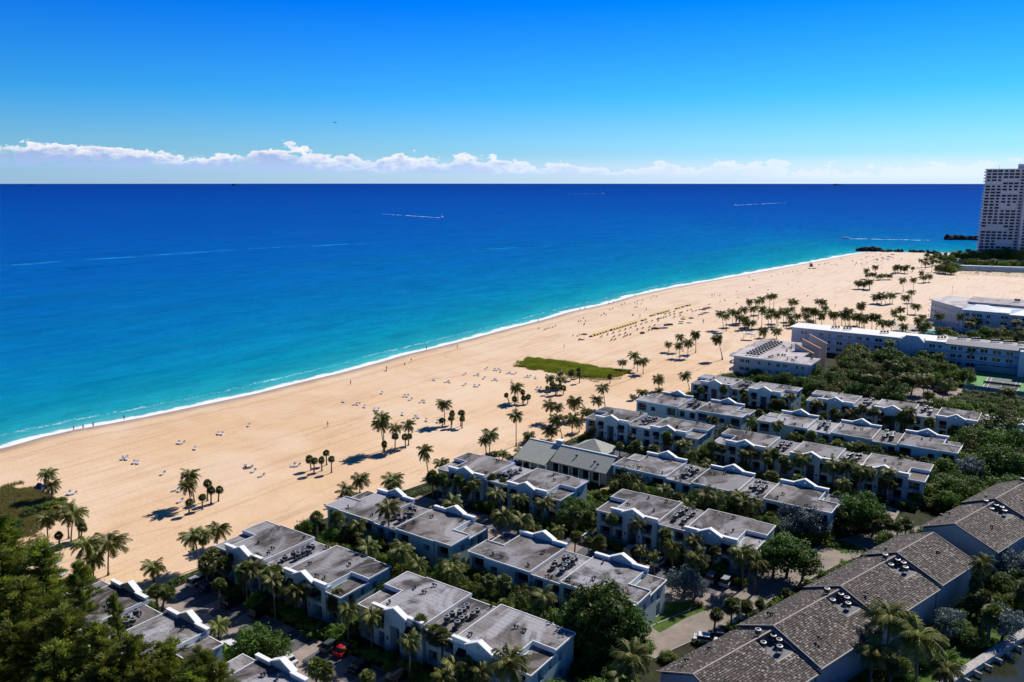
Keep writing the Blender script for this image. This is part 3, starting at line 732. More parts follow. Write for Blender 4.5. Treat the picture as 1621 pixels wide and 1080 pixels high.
# ridge starts (near end of each unit): from the photograph
starts = [(-37.4, 96.4), (-32.0, 114.3), (-26.6, 132.2), (-21.2, 150.1), (-14.6, 171.7), (-9.2, 189.6)]
for k, (x0, y0) in enumerate(starts):
    dz = [0, .5, .9, 1.3, .7, 1.2][k]
    short = k == 3; Lk = 13.9 if short else LU
    g = thing('tiled_house', tile_names[k], 'house', (x0, y0, 0), -TA + math.pi / 2 * 0, 'houses with tiled gable roofs')
    # local: y along the ridge, x right
    b = MB()
    b.box(-RUN_L + .7, RUN_R - .7, .3, Lk - .3, 0, EV + dz)
    pr = [(-RUN_L + .7, EV + dz), (RUN_R - .7, EV + dz), (0, RZ_ + dz - .25)]
    b.prism(pr, .3, Lk - 4.8, 'y')
    if short: b.prism(pr, Lk - 4.8, Lk - .3, 'y')
    else: b.prism([(-RUN_L + .7, EV + dz), (RUN_R - .7, EV + dz), (4.0, RZ_ + dz - 1.75), (0, RZ_ + dz - 1.75), (0, RZ_ + dz - .25)], Lk - 4.8, Lk - .3, 'y')
    wl = ob('wall', cached(('tw', dz), lambda: b.mesh('house_wall', mat('pale_blue_render', (.26, .31, .36), .8, .3, .1, .8))), g)
    b = MB()
    b.prism([(-RUN_L - .1, EV + dz - .05), (-RUN_L - .1, EV + dz + .02), (0, RZ_ + dz + .0), (RUN_R + .1, EV + dz + .02), (RUN_R + .1, EV + dz - .05), (0, RZ_ + dz - .12)], 0, Lk if short else Lk - 4.6, 'y')
    if not short: b.prism([(-RUN_L - .1, EV + dz - .05), (-RUN_L - .1, EV + dz + .02), (0, RZ_ + dz + .0), (0, RZ_ + dz - .12)], Lk - 4.6, Lk, 'y'); b.prism([(3.9, RZ_ + dz - 1.42), (RUN_R + .1, EV + dz + .02), (RUN_R + .1, EV + dz - .05), (3.9, RZ_ + dz - 1.55)], Lk - 4.6, Lk, 'y')
    dk = ob('roof', cached(('td', dz), lambda: b.mesh('roof_deck', darkmetal)), g)
    r1 = ob('shingles', slope_mesh(Lk, RUN_R, RZ_ - EV, 44) if short else sl_r[k % 2], g, (0, Lk, RZ_ + dz + .01), -math.pi / 2); r1['kind'] = 'stuff'
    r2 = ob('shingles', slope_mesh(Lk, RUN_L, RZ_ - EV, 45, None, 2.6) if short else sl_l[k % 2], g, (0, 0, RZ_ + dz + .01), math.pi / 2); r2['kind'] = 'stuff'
    b = MB(); b.box(-.14, .14, 0, Lk, RZ_ - .02, RZ_ + .12)
    for y_ in (0, Lk - .16):
        b.prism([(-RUN_L, EV + .02), (-RUN_L, EV + .2), (0, RZ_ + .2), (0, RZ_)], y_, y_ + .16, 'y')
        b.prism([(RUN_R, EV + .02), (RUN_R, EV + .2), (0, RZ_ + .2), (0, RZ_)], y_ + .002, y_ + .158, 'y')
    ob('ridge_cap', cached(('ridge', Lk), lambda: b.mesh('ridge_cap', cached('ridge_m', lambda: mat('ridge_tiles', (.36, .30, .27), .9, .2, .3, 3)))), g, (0, 0, dz))
    # flat well with condensers near the far end of the canal-side slope
    b = MB(); b.box(0, .16, Lk - 4.6, Lk - .2, RZ_ - 1.4, RZ_ + .1); b.prism([(.16, RZ_ - 1.40), (3.9, RZ_ - 1.40), (.16, RZ_ - .06)], Lk - 4.75, Lk - 4.6, 'y')
    b2 = MB(); b2.box(.16, 3.95, Lk - 4.6, Lk - .05, RZ_ - 1.55, RZ_ - 1.40)
    if not short: dkk = ob('equipment_deck', cached('deck', lambda: b2.mesh('equipment_deck', mat('grey_deck', (.20, .20, .21), .9, .2, .2, 1))), g, (0, 0, dz)); ob('deck_wall', cached('deckw', lambda: b.mesh('deck_wall', flatroof)), dkk)
    T = gable_tower(); rnd = random.Random(60 + k)
    for q_ in range(0 if short else 5):
        a = ob('air_conditioner', T['ac'], g, ([-.6, .7, 1.9, 3.0, .9][q_] , Lk - [2.9, .8, 1.1, 2.6, 3.6][q_], RZ_ + dz - [.3, 1.4, 1.4, 1.4, 1.4][q_]), rnd.uniform(0, .3), 1.0)
    for q_ in range(3): ob('roof_vent', T['vent'], g, (rnd.choice((-1, 1)) * rnd.uniform(2, 5), rnd.uniform(2, 9), RZ_ + dz - 1.35), rnd.uniform(0, 3))
    for yy in (3.0, 7.4, 11.6):
        for side in (-1, 1):
            xx = (RUN_R - .72) if side > 0 else (-RUN_L + .70)
            for z in (.7, 3.4): ob('window', T['pane'], g, (xx, yy, z), math.pi / 2, (1, 1, 1.7))

# ---------------------------------------------------------------- clubhouse
g = thing('clubhouse', 'low grey green gabled clubhouse with a chimney, beside the sand and leaning palms', 'clubhouse', (-104.0, 176, 0))
b = MB(); b.box(-11.6, 12, -3.8, 5.2, 0, 3.3); b.prism([(-4.6, 3.3), (5.8, 3.3), (0, 6.2)], 11.8, 12.2, 'x'); b.prism([(-4.6, 3.3), (5.8, 3.3), (0, 6.2)], -11.8, -11.6, 'x')
ob('wall', b.mesh('club_wall', mat('sage_stucco', (.38, .42, .38), .85, .2, .1, .7)), g)
b = MB()
b.prism([(-5.6, 3.55), (-5.6, 3.75), (0, 6.62), (6.6, 3.75), (6.6, 3.55), (0, 6.42)], -3.6, 12.9, 'x')
b.prism([(-8.2, 3.15), (-8.2, 3.35), (0, 6.60), (6.6, 3.73), (6.6, 3.53), (0, 6.40)], -13.6, -3.61, 'x')
rf = ob('roof', b.mesh('club_roof', clubroof), g)
b = MB(); b.box(-13.7, 13.0, -.16, .22, 6.50, 6.72); ob('ridge_cap', b.mesh('club_ridge', trim), rf)
b = MB(); b.box(-5.4, -3.6, .2, 1.6, 4, 7.5); ch = ob('chimney', b.mesh('chimney', mat('grey_block', (.30, .30, .29), .9, .2, .2, 1)), rf)
b = MB(); b.box(-5.6, -3.4, 0, 1.8, 7.5, 7.68); ob('chimney_cap', b.mesh('chimney_cap', trim), ch)
for x_ in np.arange(-13.2, -3.4, 2.4): b = MB(); b.box(-.12, .12, -.12, .12, 0, 3.2); ob('porch_post', cached('post', lambda: b.mesh('porch_post', trim)), g, (float(x_), -7.7, 0))
for x_ in np.arange(-2.6, 10, 3.0): ob('window', gable_tower()['pane'], g, (float(x_), -3.86, .6), 0, (1.2, 1, 2.1)); ob('porch_post', cached('post', None), g, (float(x_) + 1.5, -5.2, 0))
for q_ in range(3): ob('roof_vent', gable_tower()['vent'], g, ([2.5, 8.2, 9.4][q_], -2.6 - q_ * .6, 5.2 - .3 * q_), 1)
b = MB()
hx, hy, hw = 0.4, 10.6, 5.4
i_ = len(b.v)
b.v += [(hx - hw, hy - 4.6, 3.6), (hx + hw, hy - 4.6, 3.6), (hx + hw, hy + 4.6, 3.6), (hx - hw, hy + 4.6, 3.6), (hx, hy, 6.3), (hx - hw, hy - 4.6, 3.4), (hx + hw, hy - 4.6, 3.4), (hx + hw, hy + 4.6, 3.4), (hx - hw, hy + 4.6, 3.4)]
for f_ in ((0, 1, 4), (1, 2, 4), (2, 3, 4), (3, 0, 4), (0, 5, 6, 1), (1, 6, 7, 2), (2, 7, 8, 3), (3, 8, 5, 0), (5, 8, 7, 6)): b.f.append(f_); b.m.append(0)
hp = ob('hip_roof', b.mesh('hip_roof', clubroof), g)
b = MB(); b.box(hx - 4.4, hx + 4.4, hy - 3.8, hy + 3.8, 0, 3.4); ob('hip_wall', b.mesh('hip_wall', mat('sage_stucco_wall', (.38, .42, .38), .85, .2, .1, .7)), hp)
sheet('patio', [(-116, 181), (-98, 181), (-98, 200), (-116, 200)], .012, pave_dark)
sheet('footpath', [(-92, 169), (-88, 176), (-86, 182), (-84, 182), (-86, 172), (-89, 165)], .012, mat('sand_path', (.55, .38, .24), .95, .1, .2, .5))

# ---------------------------------------------------------------- generic slab blocks with windows
def win_meshes():
    def mk():
        b = MB(); b.box(-.5, .5, -.06, .02, 0, 1); p_ = b.mesh('far_window_pane', glass)
        b = MB(); b.box(-.56, .56, -.10, .0, -.08, 0); b.box(-.56, .56, -.09, .0, 1, 1.06); b.box(-.56, -.5, -.09, 0, 0, 1); b.box(.5, .56, -.09, 0, 0, 1); b.box(-.03, .03, -.09, 0, 0, 1)
        return p_, b.mesh('far_window_frame', trim)
    return cached('win', mk)
def window(parent, x, y, z, wd, h, rz=0.0):
    p_, f_ = win_meshes(); o = ob('window', p_, parent, (x, y, z), rz, (wd, 1, h)); ob('window_frame', f_, o)
    return o

# cream hotel on the sand
hx0, hx1 = -107.0, -77.0; hy0 = 299.5
g = thing('cream_hotel', 'three storey cream hotel with pale flat roof and stepped fin walls by the sand', 'hotel', (hx0, hy0, 0))
hs = mat('pale_cream_stucco', (.50, .46, .45), .8, .3, .1, .6)
b = MB(); b.box(1.2, 29.2, .6, 12.8, 0, 9.2); b.box(1.2, 18.4, 12.8, 40.5, 0, 9.2); ob('wall', b.mesh('hotel_wall', hs), g)
b = MB(); b.prism([(0, 0), (30.2, 0), (30.2, 13.6), (23.8, 13.6), (23.8, 26), (19.4, 26), (19.4, 41.2), (-.3, 41.2)], 9.2, 9.5); rf = ob('roof', b.mesh('hotel_roof', hotelroof), g)
b = MB(); b.box(-.12, 30.3, -.12, 0, 9.1, 9.62); b.box(-.42, -.3, 0, 41.2, 9.1, 9.62); b.box(30.2, 30.32, 0, 13.6, 9.1, 9.62); ob('roof_edge', b.mesh('hotel_roof_edge', trim), rf)
for f_, (yy, top_) in enumerate(((25.0, 12.3), (35.0, 12.6), (45.0, 13.0))):
    b = MB(); b.prism([(0, 0), (0, top_), (7.2, top_ - 3.2), (7.2, 0)], 0, 1.1, 'y')
    fw = ob('fin_wall', b.mesh('fin_wall', cream), g, (17.8, yy - 2, 0))
    b = MB(); b.prism([(-.15, top_), (-.15, top_ + .22), (7.4, top_ - 3.05), (7.4, top_ - 3.25)], -.12, 1.22, 'y'); ob('coping', b.mesh('fin_coping', terracotta), fw)
for fl in range(3):
    for xx, wd in ((4.5, 1.6), (6.6, 1.6), (11.2, .9), (15.0, .9), (18.4, 1.4), (20.9, 1.4), (25.3, 1.0), (27.4, 1.0)): window(g, xx, .6, 1.2 + fl * 3.0, wd, 1.3)
    b = MB(); b.box(-1.0, 1.2, 1.0, 6.0, 0, .15); b.box(-1.0, -.9, 1.0, 6.0, .15, 1.0)
    for yy in (1, 10, 19, 28): ob('balcony', cached('hbal', lambda: b.mesh('hotel_balcony', trim)), g, (0, yy, 2.9 + fl * 2.9))
T = gable_tower(); rnd = random.Random(5)
for r_ in range(10):
    for c_ in range(4): ob('air_conditioner', T['ac'], g, (5.2 + c_ * 1.35, 4.5 + r_ * 3.2 + (c_ % 2) * .4, 9.5), 0, (1.1, 1.1, 1.0))
for q_ in range(14): ob('roof_vent', T['vent'], g, (rnd.uniform(11, 16) if q_ % 2 else rnd.uniform(14, 28), rnd.uniform(3, 34) if q_ % 2 else rnd.uniform(2, 11), 9.5), rnd.uniform(0, 3), 1.4)

# long white apartment block
g = thing('apartment_block', 'long blue shaded white apartment block with bright white roof and grey right end', 'apartment block', (-106, 373, 0))
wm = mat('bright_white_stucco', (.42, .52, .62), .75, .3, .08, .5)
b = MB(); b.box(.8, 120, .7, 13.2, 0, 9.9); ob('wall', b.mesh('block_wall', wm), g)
b = MB(); b.box(0, 46.6, -.5, 14, 9.9, 10.25); b.box(56.2, 64.0, -.5, 14, 9.9, 10.25); b.box(46.6, 56.2, 3.0, 14, 9.9, 10.22)
rf = ob('roof', b.mesh('white_roof', whiteroof), g)
b = MB(); b.prism([(-.9, 9.3), (-.9, 9.75), (3.2, 11.1), (10, 11.1), (14.2, 9.75), (14.2, 9.3)], 64.05, 90, 'x'); b.prism([(-.9, 9.3), (-.9, 9.75), (3.2, 11.1), (10, 11.1), (14.2, 9.75), (14.2, 9.3)], 92, 120, 'x'); b.box(90, 92, 0, 13.5, 9.3, 10.8)
ob('mansard_roof', b.mesh('mansard_roof', greymetalroof), g)
b = MB(); b.prism([(46.6, 0), (56.2, 0), (56.2, 9.0), (53.6, 11.6), (49.0, 11.6), (46.6, 9.0)], -.9, 3.0, 'y'); cw = ob('gabled_bay', b.mesh('gabled_bay', wm), g)
b = MB(); b.prism([(46.4, 9.0), (49.0, 11.75), (53.6, 11.75), (56.4, 9.0), (56.2, 8.9), (53.6, 11.6), (49.0, 11.6), (46.6, 8.9)], -1.0, 3.0, 'y'); ob('bay_coping', b.mesh('bay_coping', trim), cw)
b = MB(); b.box(90.5, 100, -4.5, .7, 0, 10.2); ob('projecting_wing', b.mesh('projecting_wing', wm), g)
for fl in range(3):
    z = 7.2 - fl * 3.1
    b = MB(); b.box(-19.5, 19.5, -.45, .7, 0, .22)
    ob('balcony_slab', cached('slab', lambda: b.mesh('gallery_slab', wm)), g, (27, 0, z - .75)); ob('balcony_slab', cached('slab', None), g, (77, 0, z - .75))
    for xx, wd in ((5.5, .9), (7, .9), (14, 1.8), (17.5, 1.2), (22, 2.4), (26, 1.4), (30, 2.2), (33.5, 1.2), (38, 2.8), (42, 1.6), (59, 2.2), (62, 1.3), (67, 2.0), (69.5, 1.4), (73.5, 3), (78, 2.6), (82.5, 3), (87, 2.4), (104, 2), (110, 2.4)):
        window(g, xx, .7, z, wd, 1.45)
for xx in (17.5, 22.5, 38, 60.5, 68, 73, 80, 84.5, 89.5):
    for q_ in range(3): ob('air_conditioner', T['ac'], g, (xx + q_ * 1.1, 5.5 + q_ * .9, 10.2 if xx < 64 else 11.05), .4, (1.1, 1.1, 1.1))

# far hotel with the angled seaward wing
g = thing('angled_hotel', 'white three storey hotel with an angled wing and pale blue roof, beyond the palm garden', 'hotel', (-66, 499, 0))
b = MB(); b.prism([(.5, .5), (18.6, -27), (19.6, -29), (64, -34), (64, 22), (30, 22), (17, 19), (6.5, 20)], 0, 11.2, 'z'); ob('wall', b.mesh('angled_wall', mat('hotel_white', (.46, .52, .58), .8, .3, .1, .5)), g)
b = MB(); b.prism([(-.6, 0), (18.8, -27.4), (19.5, -3), (17.6, 20.5), (6.5, 21.5)], 11.2, 11.6); rf = ob('roof', b.mesh('angled_roof', hotelroof), g)
b = MB(); b.prism([(18.6, -5), (64, -9), (64, 22.5), (18.6, 20)], 11.2, 12.4); ob('upper_roof', b.mesh('upper_roof', hotelroof), g)
b = MB()
def hipbox(x0, x1, y0, y1, z0, z1, r):
    i = len(b.v); b.v += [(x0, y0, z0), (x1, y0, z0), (x1, y1, z0), (x0, y1, z0), (x0 + r, y0 + r, z1), (x1 - r, y0 + r, z1), (x1 - r, y1 - r, z1), (x0 + r, y1 - r, z1)]
    for f_ in ((0, 1, 5, 4), (1, 2, 6, 5), (2, 3, 7, 6), (3, 0, 4, 7), (4, 5, 6, 7), (0, 3, 2, 1)): b.f.append(tuple(i + k for k in f_)); b.m.append(0)
hipbox(18.8, 35, -29.6, -16, 11.2, 13.4, 5.5); hipbox(40, 64, -35, -18, 11.2, 13.6, 6.5)
ob('mansard_roof', b.mesh('blue_mansard', bluemetalroof), g)
b = MB(); b.box(35, 40, -30.3, -14, 11.2, 11.35); ob('terrace', b.mesh('roof_terrace', whiteroof), g)
wa = math.atan2(-27.5, 18.1)
for fl in range(3):
    for k in range(9):
        t_ = (k + .6) / 9.4; window(g, .5 + 18.1 * t_ - .03, .5 - 27.5 * t_ - .03, 8.0 - fl * 3.1, 1.5, 1.5, wa)
    for k, (xx, wd) in enumerate(((21.5, 1.6), (24.5, 1.6), (27, 2.4), (31, 1.6), (38, 3.0), (42.5, 1.8), (47, 2.6), (51, 1.8), (56, 2.6), (60, 1.6))):
        yy = -29 - (xx - 19.6) * 5 / 44.4
        window(g, xx, yy - .02, 7.9 - fl * 3.1, wd, 1.8, -.112)
        if k in (4, 6): b = MB(); b.box(-2.2, 2.2, -1.3, 0, 0, .18); b.box(-2.2, 2.2, -1.3, -1.2, .18, 1.1); ob('balcony', cached('abal', lambda: b.mesh('angled_balcony', white)), g, (xx, yy, 7.5 - fl * 3.1), -.112)
    b = MB(); b.box(-2.4, .2, 0, 5, 0, .2); b.box(-2.4, -2.3, 0, 5, .2, 1.1)
    for yy in (2.5, 10, 16): ob('balcony', cached('abal2', lambda: b.mesh('seaward_balcony', trim)), g, (1.0 + yy * .25, yy, 7.6 - fl * 3.1), 0)
for q_ in range(2): ob('air_conditioner', T['ac'], g, (40 + q_ * 1.4, 8, 12.4), 0, 1.5)

# residential tower at the inlet
tw = at_depth(1546, 400, 835)
g = thing('tower_block', 'tall residential tower with balconies on every floor, at the right edge by the inlet', 'tower', (tw[0], tw[1], 0), R(7) - 0.0)
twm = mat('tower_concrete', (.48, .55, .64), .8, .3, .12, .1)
HT = 88.5; NF = 29; FH = HT / NF
b = MB(); b.box(1.2, 30.5, .8, 24, 0, HT - .4); b.box(35.5, 64, .8, 24, 0, HT - .4); b.box(30.5, 35.5, 3.4, 22, 0, HT - .4); ob('wall', b.mesh('tower_wall', twm), g)
b = MB(); b.box(0.4, 64.5, 0, 24.6, HT - .4, HT + .6); rf = ob('roof', b.mesh('tower_roof', twm), g)
b = MB(); b.box(28.5, 37.5, 5, 15, HT + .6, HT + 5.2); ob('penthouse', b.mesh('penthouse', twm), rf)
for xx in (29.5, 34.0, 36.5, 12.0): b = MB(); b.cyl(0, 0, 0, 3, .12, 5); ob('antenna', cached('ant', lambda: b.mesh('antenna', darkmetal)), rf, (xx, 7, HT + (5.2 if xx > 20 else .6)))
rnd = random.Random(11)
colsx = [3.6, 8.4, 13.2, 18.4, 23.2, 28.0, 39.6, 44.6, 49.6, 54.6, 59.6]
p_fr = win_meshes()[1]; p_pane = MB().box(-.5, .5, -.06, .02, 0, 1).mesh('tower_window_pane', mat('matt_dark_window', (.025, .035, .06), .6, .1))
b = MB()
for fl in range(NF):
    z = fl * FH
    b.box(1.0, 30.5, .1, .82, z - .12, z + .12); b.box(35.5, 64.2, .1, .82, z - .12, z + .12)
ob('floor_band', b.mesh('floor_band', twm), g)['kind'] = 'stuff'
b = MB()
for xx in (1.1, 6.0, 10.8, 15.8, 20.8, 25.6, 30.3, 35.7, 42.1, 47.1, 52.1, 57.1, 62.1): b.box(xx - .22, xx + .22, -.1, .8, 0, HT - .4)
ob('pier', b.mesh('tower_pier', twm), g)['kind'] = 'stuff'
balm = cached('tbal', lambda: MB().box(-1.8, 1.2, 0, 3.6, 0, .22).box(-1.8, -1.7, 0, 3.6, .22, 1.1).box(-1.7, 1.2, 0, .1, .22, 1.1).mesh('tower_balcony', twm))
solid = {(4, 0, 3), (3, 3, 6), (7, 3, 6), (12, 3, 6), (18, 1, 4), (23, 3, 6), (24, 3, 6), (27, 0, 6), (11, 3, 4), (11, 5, 6), (19, 0, 5)}
for fl in range(NF):
    z = fl * FH; top_i = NF - 1 - fl
    ob('balcony', balm, g, (1.2, 2.0, z), 0); 
    if fl % 2 == 0 or True: ob('balcony', balm, g, (1.2, 12.0, z), 0)
    for ci, xx in enumerate(colsx):
        if any(a == top_i and c0 <= ci < c1 for a, c0, c1 in solid): continue
        ob('window', p_pane, g, (xx, .80, z + .60), 0, (3.9 if rnd.random() < .7 else 2.6, 1, 1.85))
    ob('window', p_pane, g, (33.0, 3.4, z + .75), 0, (2.6, 1, 1.6))

# low sea wall building in front of the tower
a = at(1516, 428); 
g = thing('garden_wall', 'long low pale wall with a white cap behind the hedge below the tower', 'wall', (a[0], a[1], 0), R(14))
b = MB(); b.box(0, 110, 0, 5, 0, 3.6); ob('wall_body', b.mesh('garden_wall_body', mat('blue_white_render', (.42, .48, .58), .8, .3)), g)
b = MB(); b.box(-.4, 110, -.4, 5.4, 3.6, 4.3); ob('wall_cap', b.mesh('garden_wall_cap', white), g)

# ---------------------------------------------------------------- tennis courts
g = thing('tennis_court', 'green tennis court with grey playing area behind a blue windscreen fence', 'tennis court', (-30.2, 332, 0))
green = mat('court_green', (.15, .34, .13), .9, .1, .05, 1); grey = mat('court_grey', (.17, .19, .19), .9, .1, .05, 1); line = mat('court_line', (.75, .76, .74), .8)
b = MB(); b.box(0, 36, 1, 38, 0, .06); ob('playing_surface', b.mesh('court_surface', green), g)
b = MB(); b.box(5.5, 16.6, 5.2, 29.0, .06, .066); ob('playing_area', b.mesh('court_area', grey), g)
b = MB(); b.box(24.5, 35.5, 5.2, 29.0, .06, .066); ob('playing_area', b.mesh('court_area_b', grey), g)
b = MB()
for ox in (5.5, 24.5):
    for xx in (0, 1.37, 5.5, 9.73, 11.05): b.box(ox + xx - .08, ox + xx + .08, 5.2 if xx != 5.5 else 10.7, 29.0 if xx != 5.5 else 23.5, .066, .071)
    for yy in (5.2, 10.7, 23.5, 29.0): b.box(ox, ox + 11.05, yy - .08, yy + .08, .071, .076)
ob('court_line', b.mesh('court_lines', line), g)['kind'] = 'stuff'
b = MB(); b.box(5.0, 17.0, 17.08, 17.12, .15, .98); n_ob = ob('net', b.mesh('tennis_net', darkmetal), g)
b = MB(); b.cyl(5.0, 17.1, 0, 1.1, .06, 6); b.cyl(17.0, 17.1, 0, 1.1, .06, 6); ob('net_post', b.mesh('net_posts', darkmetal), n_ob)
b = MB(); b.box(-.05, .0, 0, 39, .1, 2.4); b.box(0, 36, -.05, 0, .1, 2.4); b.box(0, 36, 39, 39.05, .1, 2.6)
ob('windscreen', b.mesh('windscreen', mat('blue_windscreen', (.20, .30, .36), .9, .1)), g)
for k in range(10): b = MB(); b.cyl(0, 0, 0, 3.2, .06, 6); ob('fence_post', cached('fpost', lambda: b.mesh('fence_post', darkmetal)), g, (k * 4.0, -.1, 0)); 
for k in range(9): ob('fence_post', cached('fpost', None), g, (-.12, 4.5 + k * 4.2, 0))
a = at(1585, 512)
# pool
pl = [at(1455, 530), at(1492, 531), at(1490, 524), at(1462, 523)]
pm = mat('pool_water', (.02, .32, .42), .08, .5)
sheet('swimming_pool', pl, .03, pm)
deck = [at(1395, 516), at(1500, 540), at(1500, 521), at(1400, 508)]
sheet('pool_deck', deck, .018, mat('pale_deck', (.55, .47, .40), .9, .1))

# ---------------------------------------------------------------- canal and sea wall at the lower right
sheet('canal_water', [(-10.5, 125), (.8, 154), (60, 154), (60, 20), (-50, 20), (-40, 60)], -.0 + .03, mat('canal_water', (.030, .034, .016), .06, .5, .2, .15, bump=.05, bs=1.2))
g = thing('seawall', 'pale concrete seawall with braces along the dark canal, lower right corner', 'seawall', (-10.2, 126.5, 0), -math.atan2(11.5, 30.0))
sw = mat('seawall_concrete', (.42, .40, .38), .9, .2, .35, .8, bump=.4)
b = MB(); b.box(-.7, .7, -40, 60, -.6, 1.0); ob('cap', b.mesh('seawall_cap', sw), g)
bb = cached('brace', lambda: MB().box(0, 1.2, -.16, .16, .35, .8).box(1.0, 1.25, -.16, .16, -.6, .8).mesh('seawall_brace', sw))
for k in range(18): ob('brace', bb, g, (.65, -30 + k * 3.2, 0))
# ---------------------------------------------------------------- plants: shared meshes
def finish(name, v, f, tone, *mats):
    me_ = bpy.data.meshes.new(name); me_.from_pydata(v, [], f)
    for m_ in mats: me_.materials.append(m_)
    me_.attributes.new('tone', 'FLOAT', 'POINT').data.foreach_set('value', tone)
    return me_

def frond(v, f, tone, rnd, az, pitch, L, droop, pairs, leaf, wid, tbase):
    """one feather frond: arching midrib with hanging leaflets"""
    d = Vector((math.cos(az), math.sin(az), 0)); side = Vector((-d.y, d.x, 0))
    p = Vector((0, 0, 0)); ang = pitch; n = pairs; st = L / n; mid = []
    for k in range(n + 1):
        mid.append((p.copy(), ang)); ang -= droop / n * (0.5 + k / n); p = p + (d * math.cos(ang) + Vector((0, 0, math.sin(ang)))) * st
    tw = rnd.uniform(-.35, .35)
    for k in range(n):
        a, b_ = mid[k][0], mid[k + 1][0]; r_ = .045 * (1 - k / n) + .012
        i = len(v); v += [tuple(a - side * r_), tuple(a + side * r_), tuple(b_ + side * r_), tuple(b_ - side * r_)]; f.append((i, i + 1, i + 2, i + 3)); tone += [min(1, tbase + .35)] * 4
        if k < 1: continue
        q_ = k / n; ll = leaf * (math.sin(math.pi * min(1, q_ * .9 + .12)) ** .6) * rnd.uniform(.85, 1.1)
        up = Vector((0, 0, 1)); fw = (b_ - a).normalized(); nrm = side.cross(fw)
        for s_ in (-1, 1):
            dirv = (side * s_ * (1.0 + tw * s_ * .5) + fw * .75 - up * rnd.uniform(.35, .95)).normalized()
            w_ = wid * rnd.uniform(.8, 1.1)
            e = a + dirv * ll - up * .12 * ll
            i = len(v); t_ = min(1, max(0, tbase + rnd.uniform(-.15, .25)))
            v += [tuple(a - fw * w_), tuple(a + fw * w_), tuple(e + fw * w_ * .35), tuple(e - fw * w_ * .35)]
            f.append((i, i + 1, i + 2, i + 3)); tone += [t_] * 4

def coconut_crown(seed, n=25, L=3.3, pairs=18, leaf=.98, wid=.105):
    rnd = random.Random(seed); v = []; f = []; tone = []
    for k in range(n):
        q_ = k / n; az = k * 2.399 + rnd.uniform(-.25, .25)
        pitch = 1.25 - 1.75 * q_ + rnd.uniform(-.15, .15)
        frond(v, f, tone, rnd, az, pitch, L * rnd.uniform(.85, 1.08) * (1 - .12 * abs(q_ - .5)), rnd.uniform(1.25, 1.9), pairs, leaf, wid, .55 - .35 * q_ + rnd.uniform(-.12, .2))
    for k in range(7):      # nuts
        a = k * .9; x, y, z = .22 * math.cos(a), .22 * math.sin(a), -.2 - .08 * (k % 2); r_ = .13; i = len(v)
        v += [(x - r_, y, z), (x, y - r_, z), (x + r_, y, z), (x, y + r_, z), (x, y, z + r_), (x, y, z - r_)]
        f += [(i, i + 1, i + 4), (i + 1, i + 2, i + 4), (i + 2, i + 3, i + 4), (i + 3, i, i + 4), (i + 1, i, i + 5), (i + 2, i + 1, i + 5), (i + 3, i + 2, i + 5), (i, i + 3, i + 5)]; tone += [.35] * 6
    return finish('frond_crown', v, f, tone, lf_coco)
def sabal_crown(seed, n=52, r=1.2):
    rnd = random.Random(seed); v = []; f = []; tone = []
    for k in range(n):
        q_ = k / n; az = k * 2.399; el_ = 1.4 - 2.3 * q_ + rnd.uniform(-.15, .15)
        d = Vector((math.cos(az) * math.cos(el_), math.sin(az) * math.cos(el_), math.sin(el_))); side = Vector((-math.sin(az), math.cos(az), 0)); up = d.cross(side)
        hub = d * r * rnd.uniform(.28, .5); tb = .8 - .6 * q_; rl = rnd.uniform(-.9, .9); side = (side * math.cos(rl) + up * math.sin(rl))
        i = len(v); v += [(0, -.02, 0), (0, .02, 0), tuple(hub)]; f.append((i, i + 1, i + 2)); tone += [.4] * 3
        for j in range(11):
            a = -1.35 + 2.7 * j / 10
            t_ = (d * math.cos(a) + side * math.sin(a)).normalized(); e = hub + t_ * r * .62 * rnd.uniform(.85, 1.1) - Vector((0, 0, .16 + .2 * abs(a) * .4))
            w_ = (side * math.cos(a) - d * math.sin(a)) * .055; m_ = hub + t_ * r * .33
            i = len(v); v += [tuple(hub), tuple(m_ - w_), tuple(e), tuple(m_ + w_)]; f.append((i, i + 1, i + 2, i + 3)); tone += [max(0, min(1, tb + rnd.uniform(-.15, .2)))] * 4
    return finish('fan_crown', v, f, tone, lf_sabal)
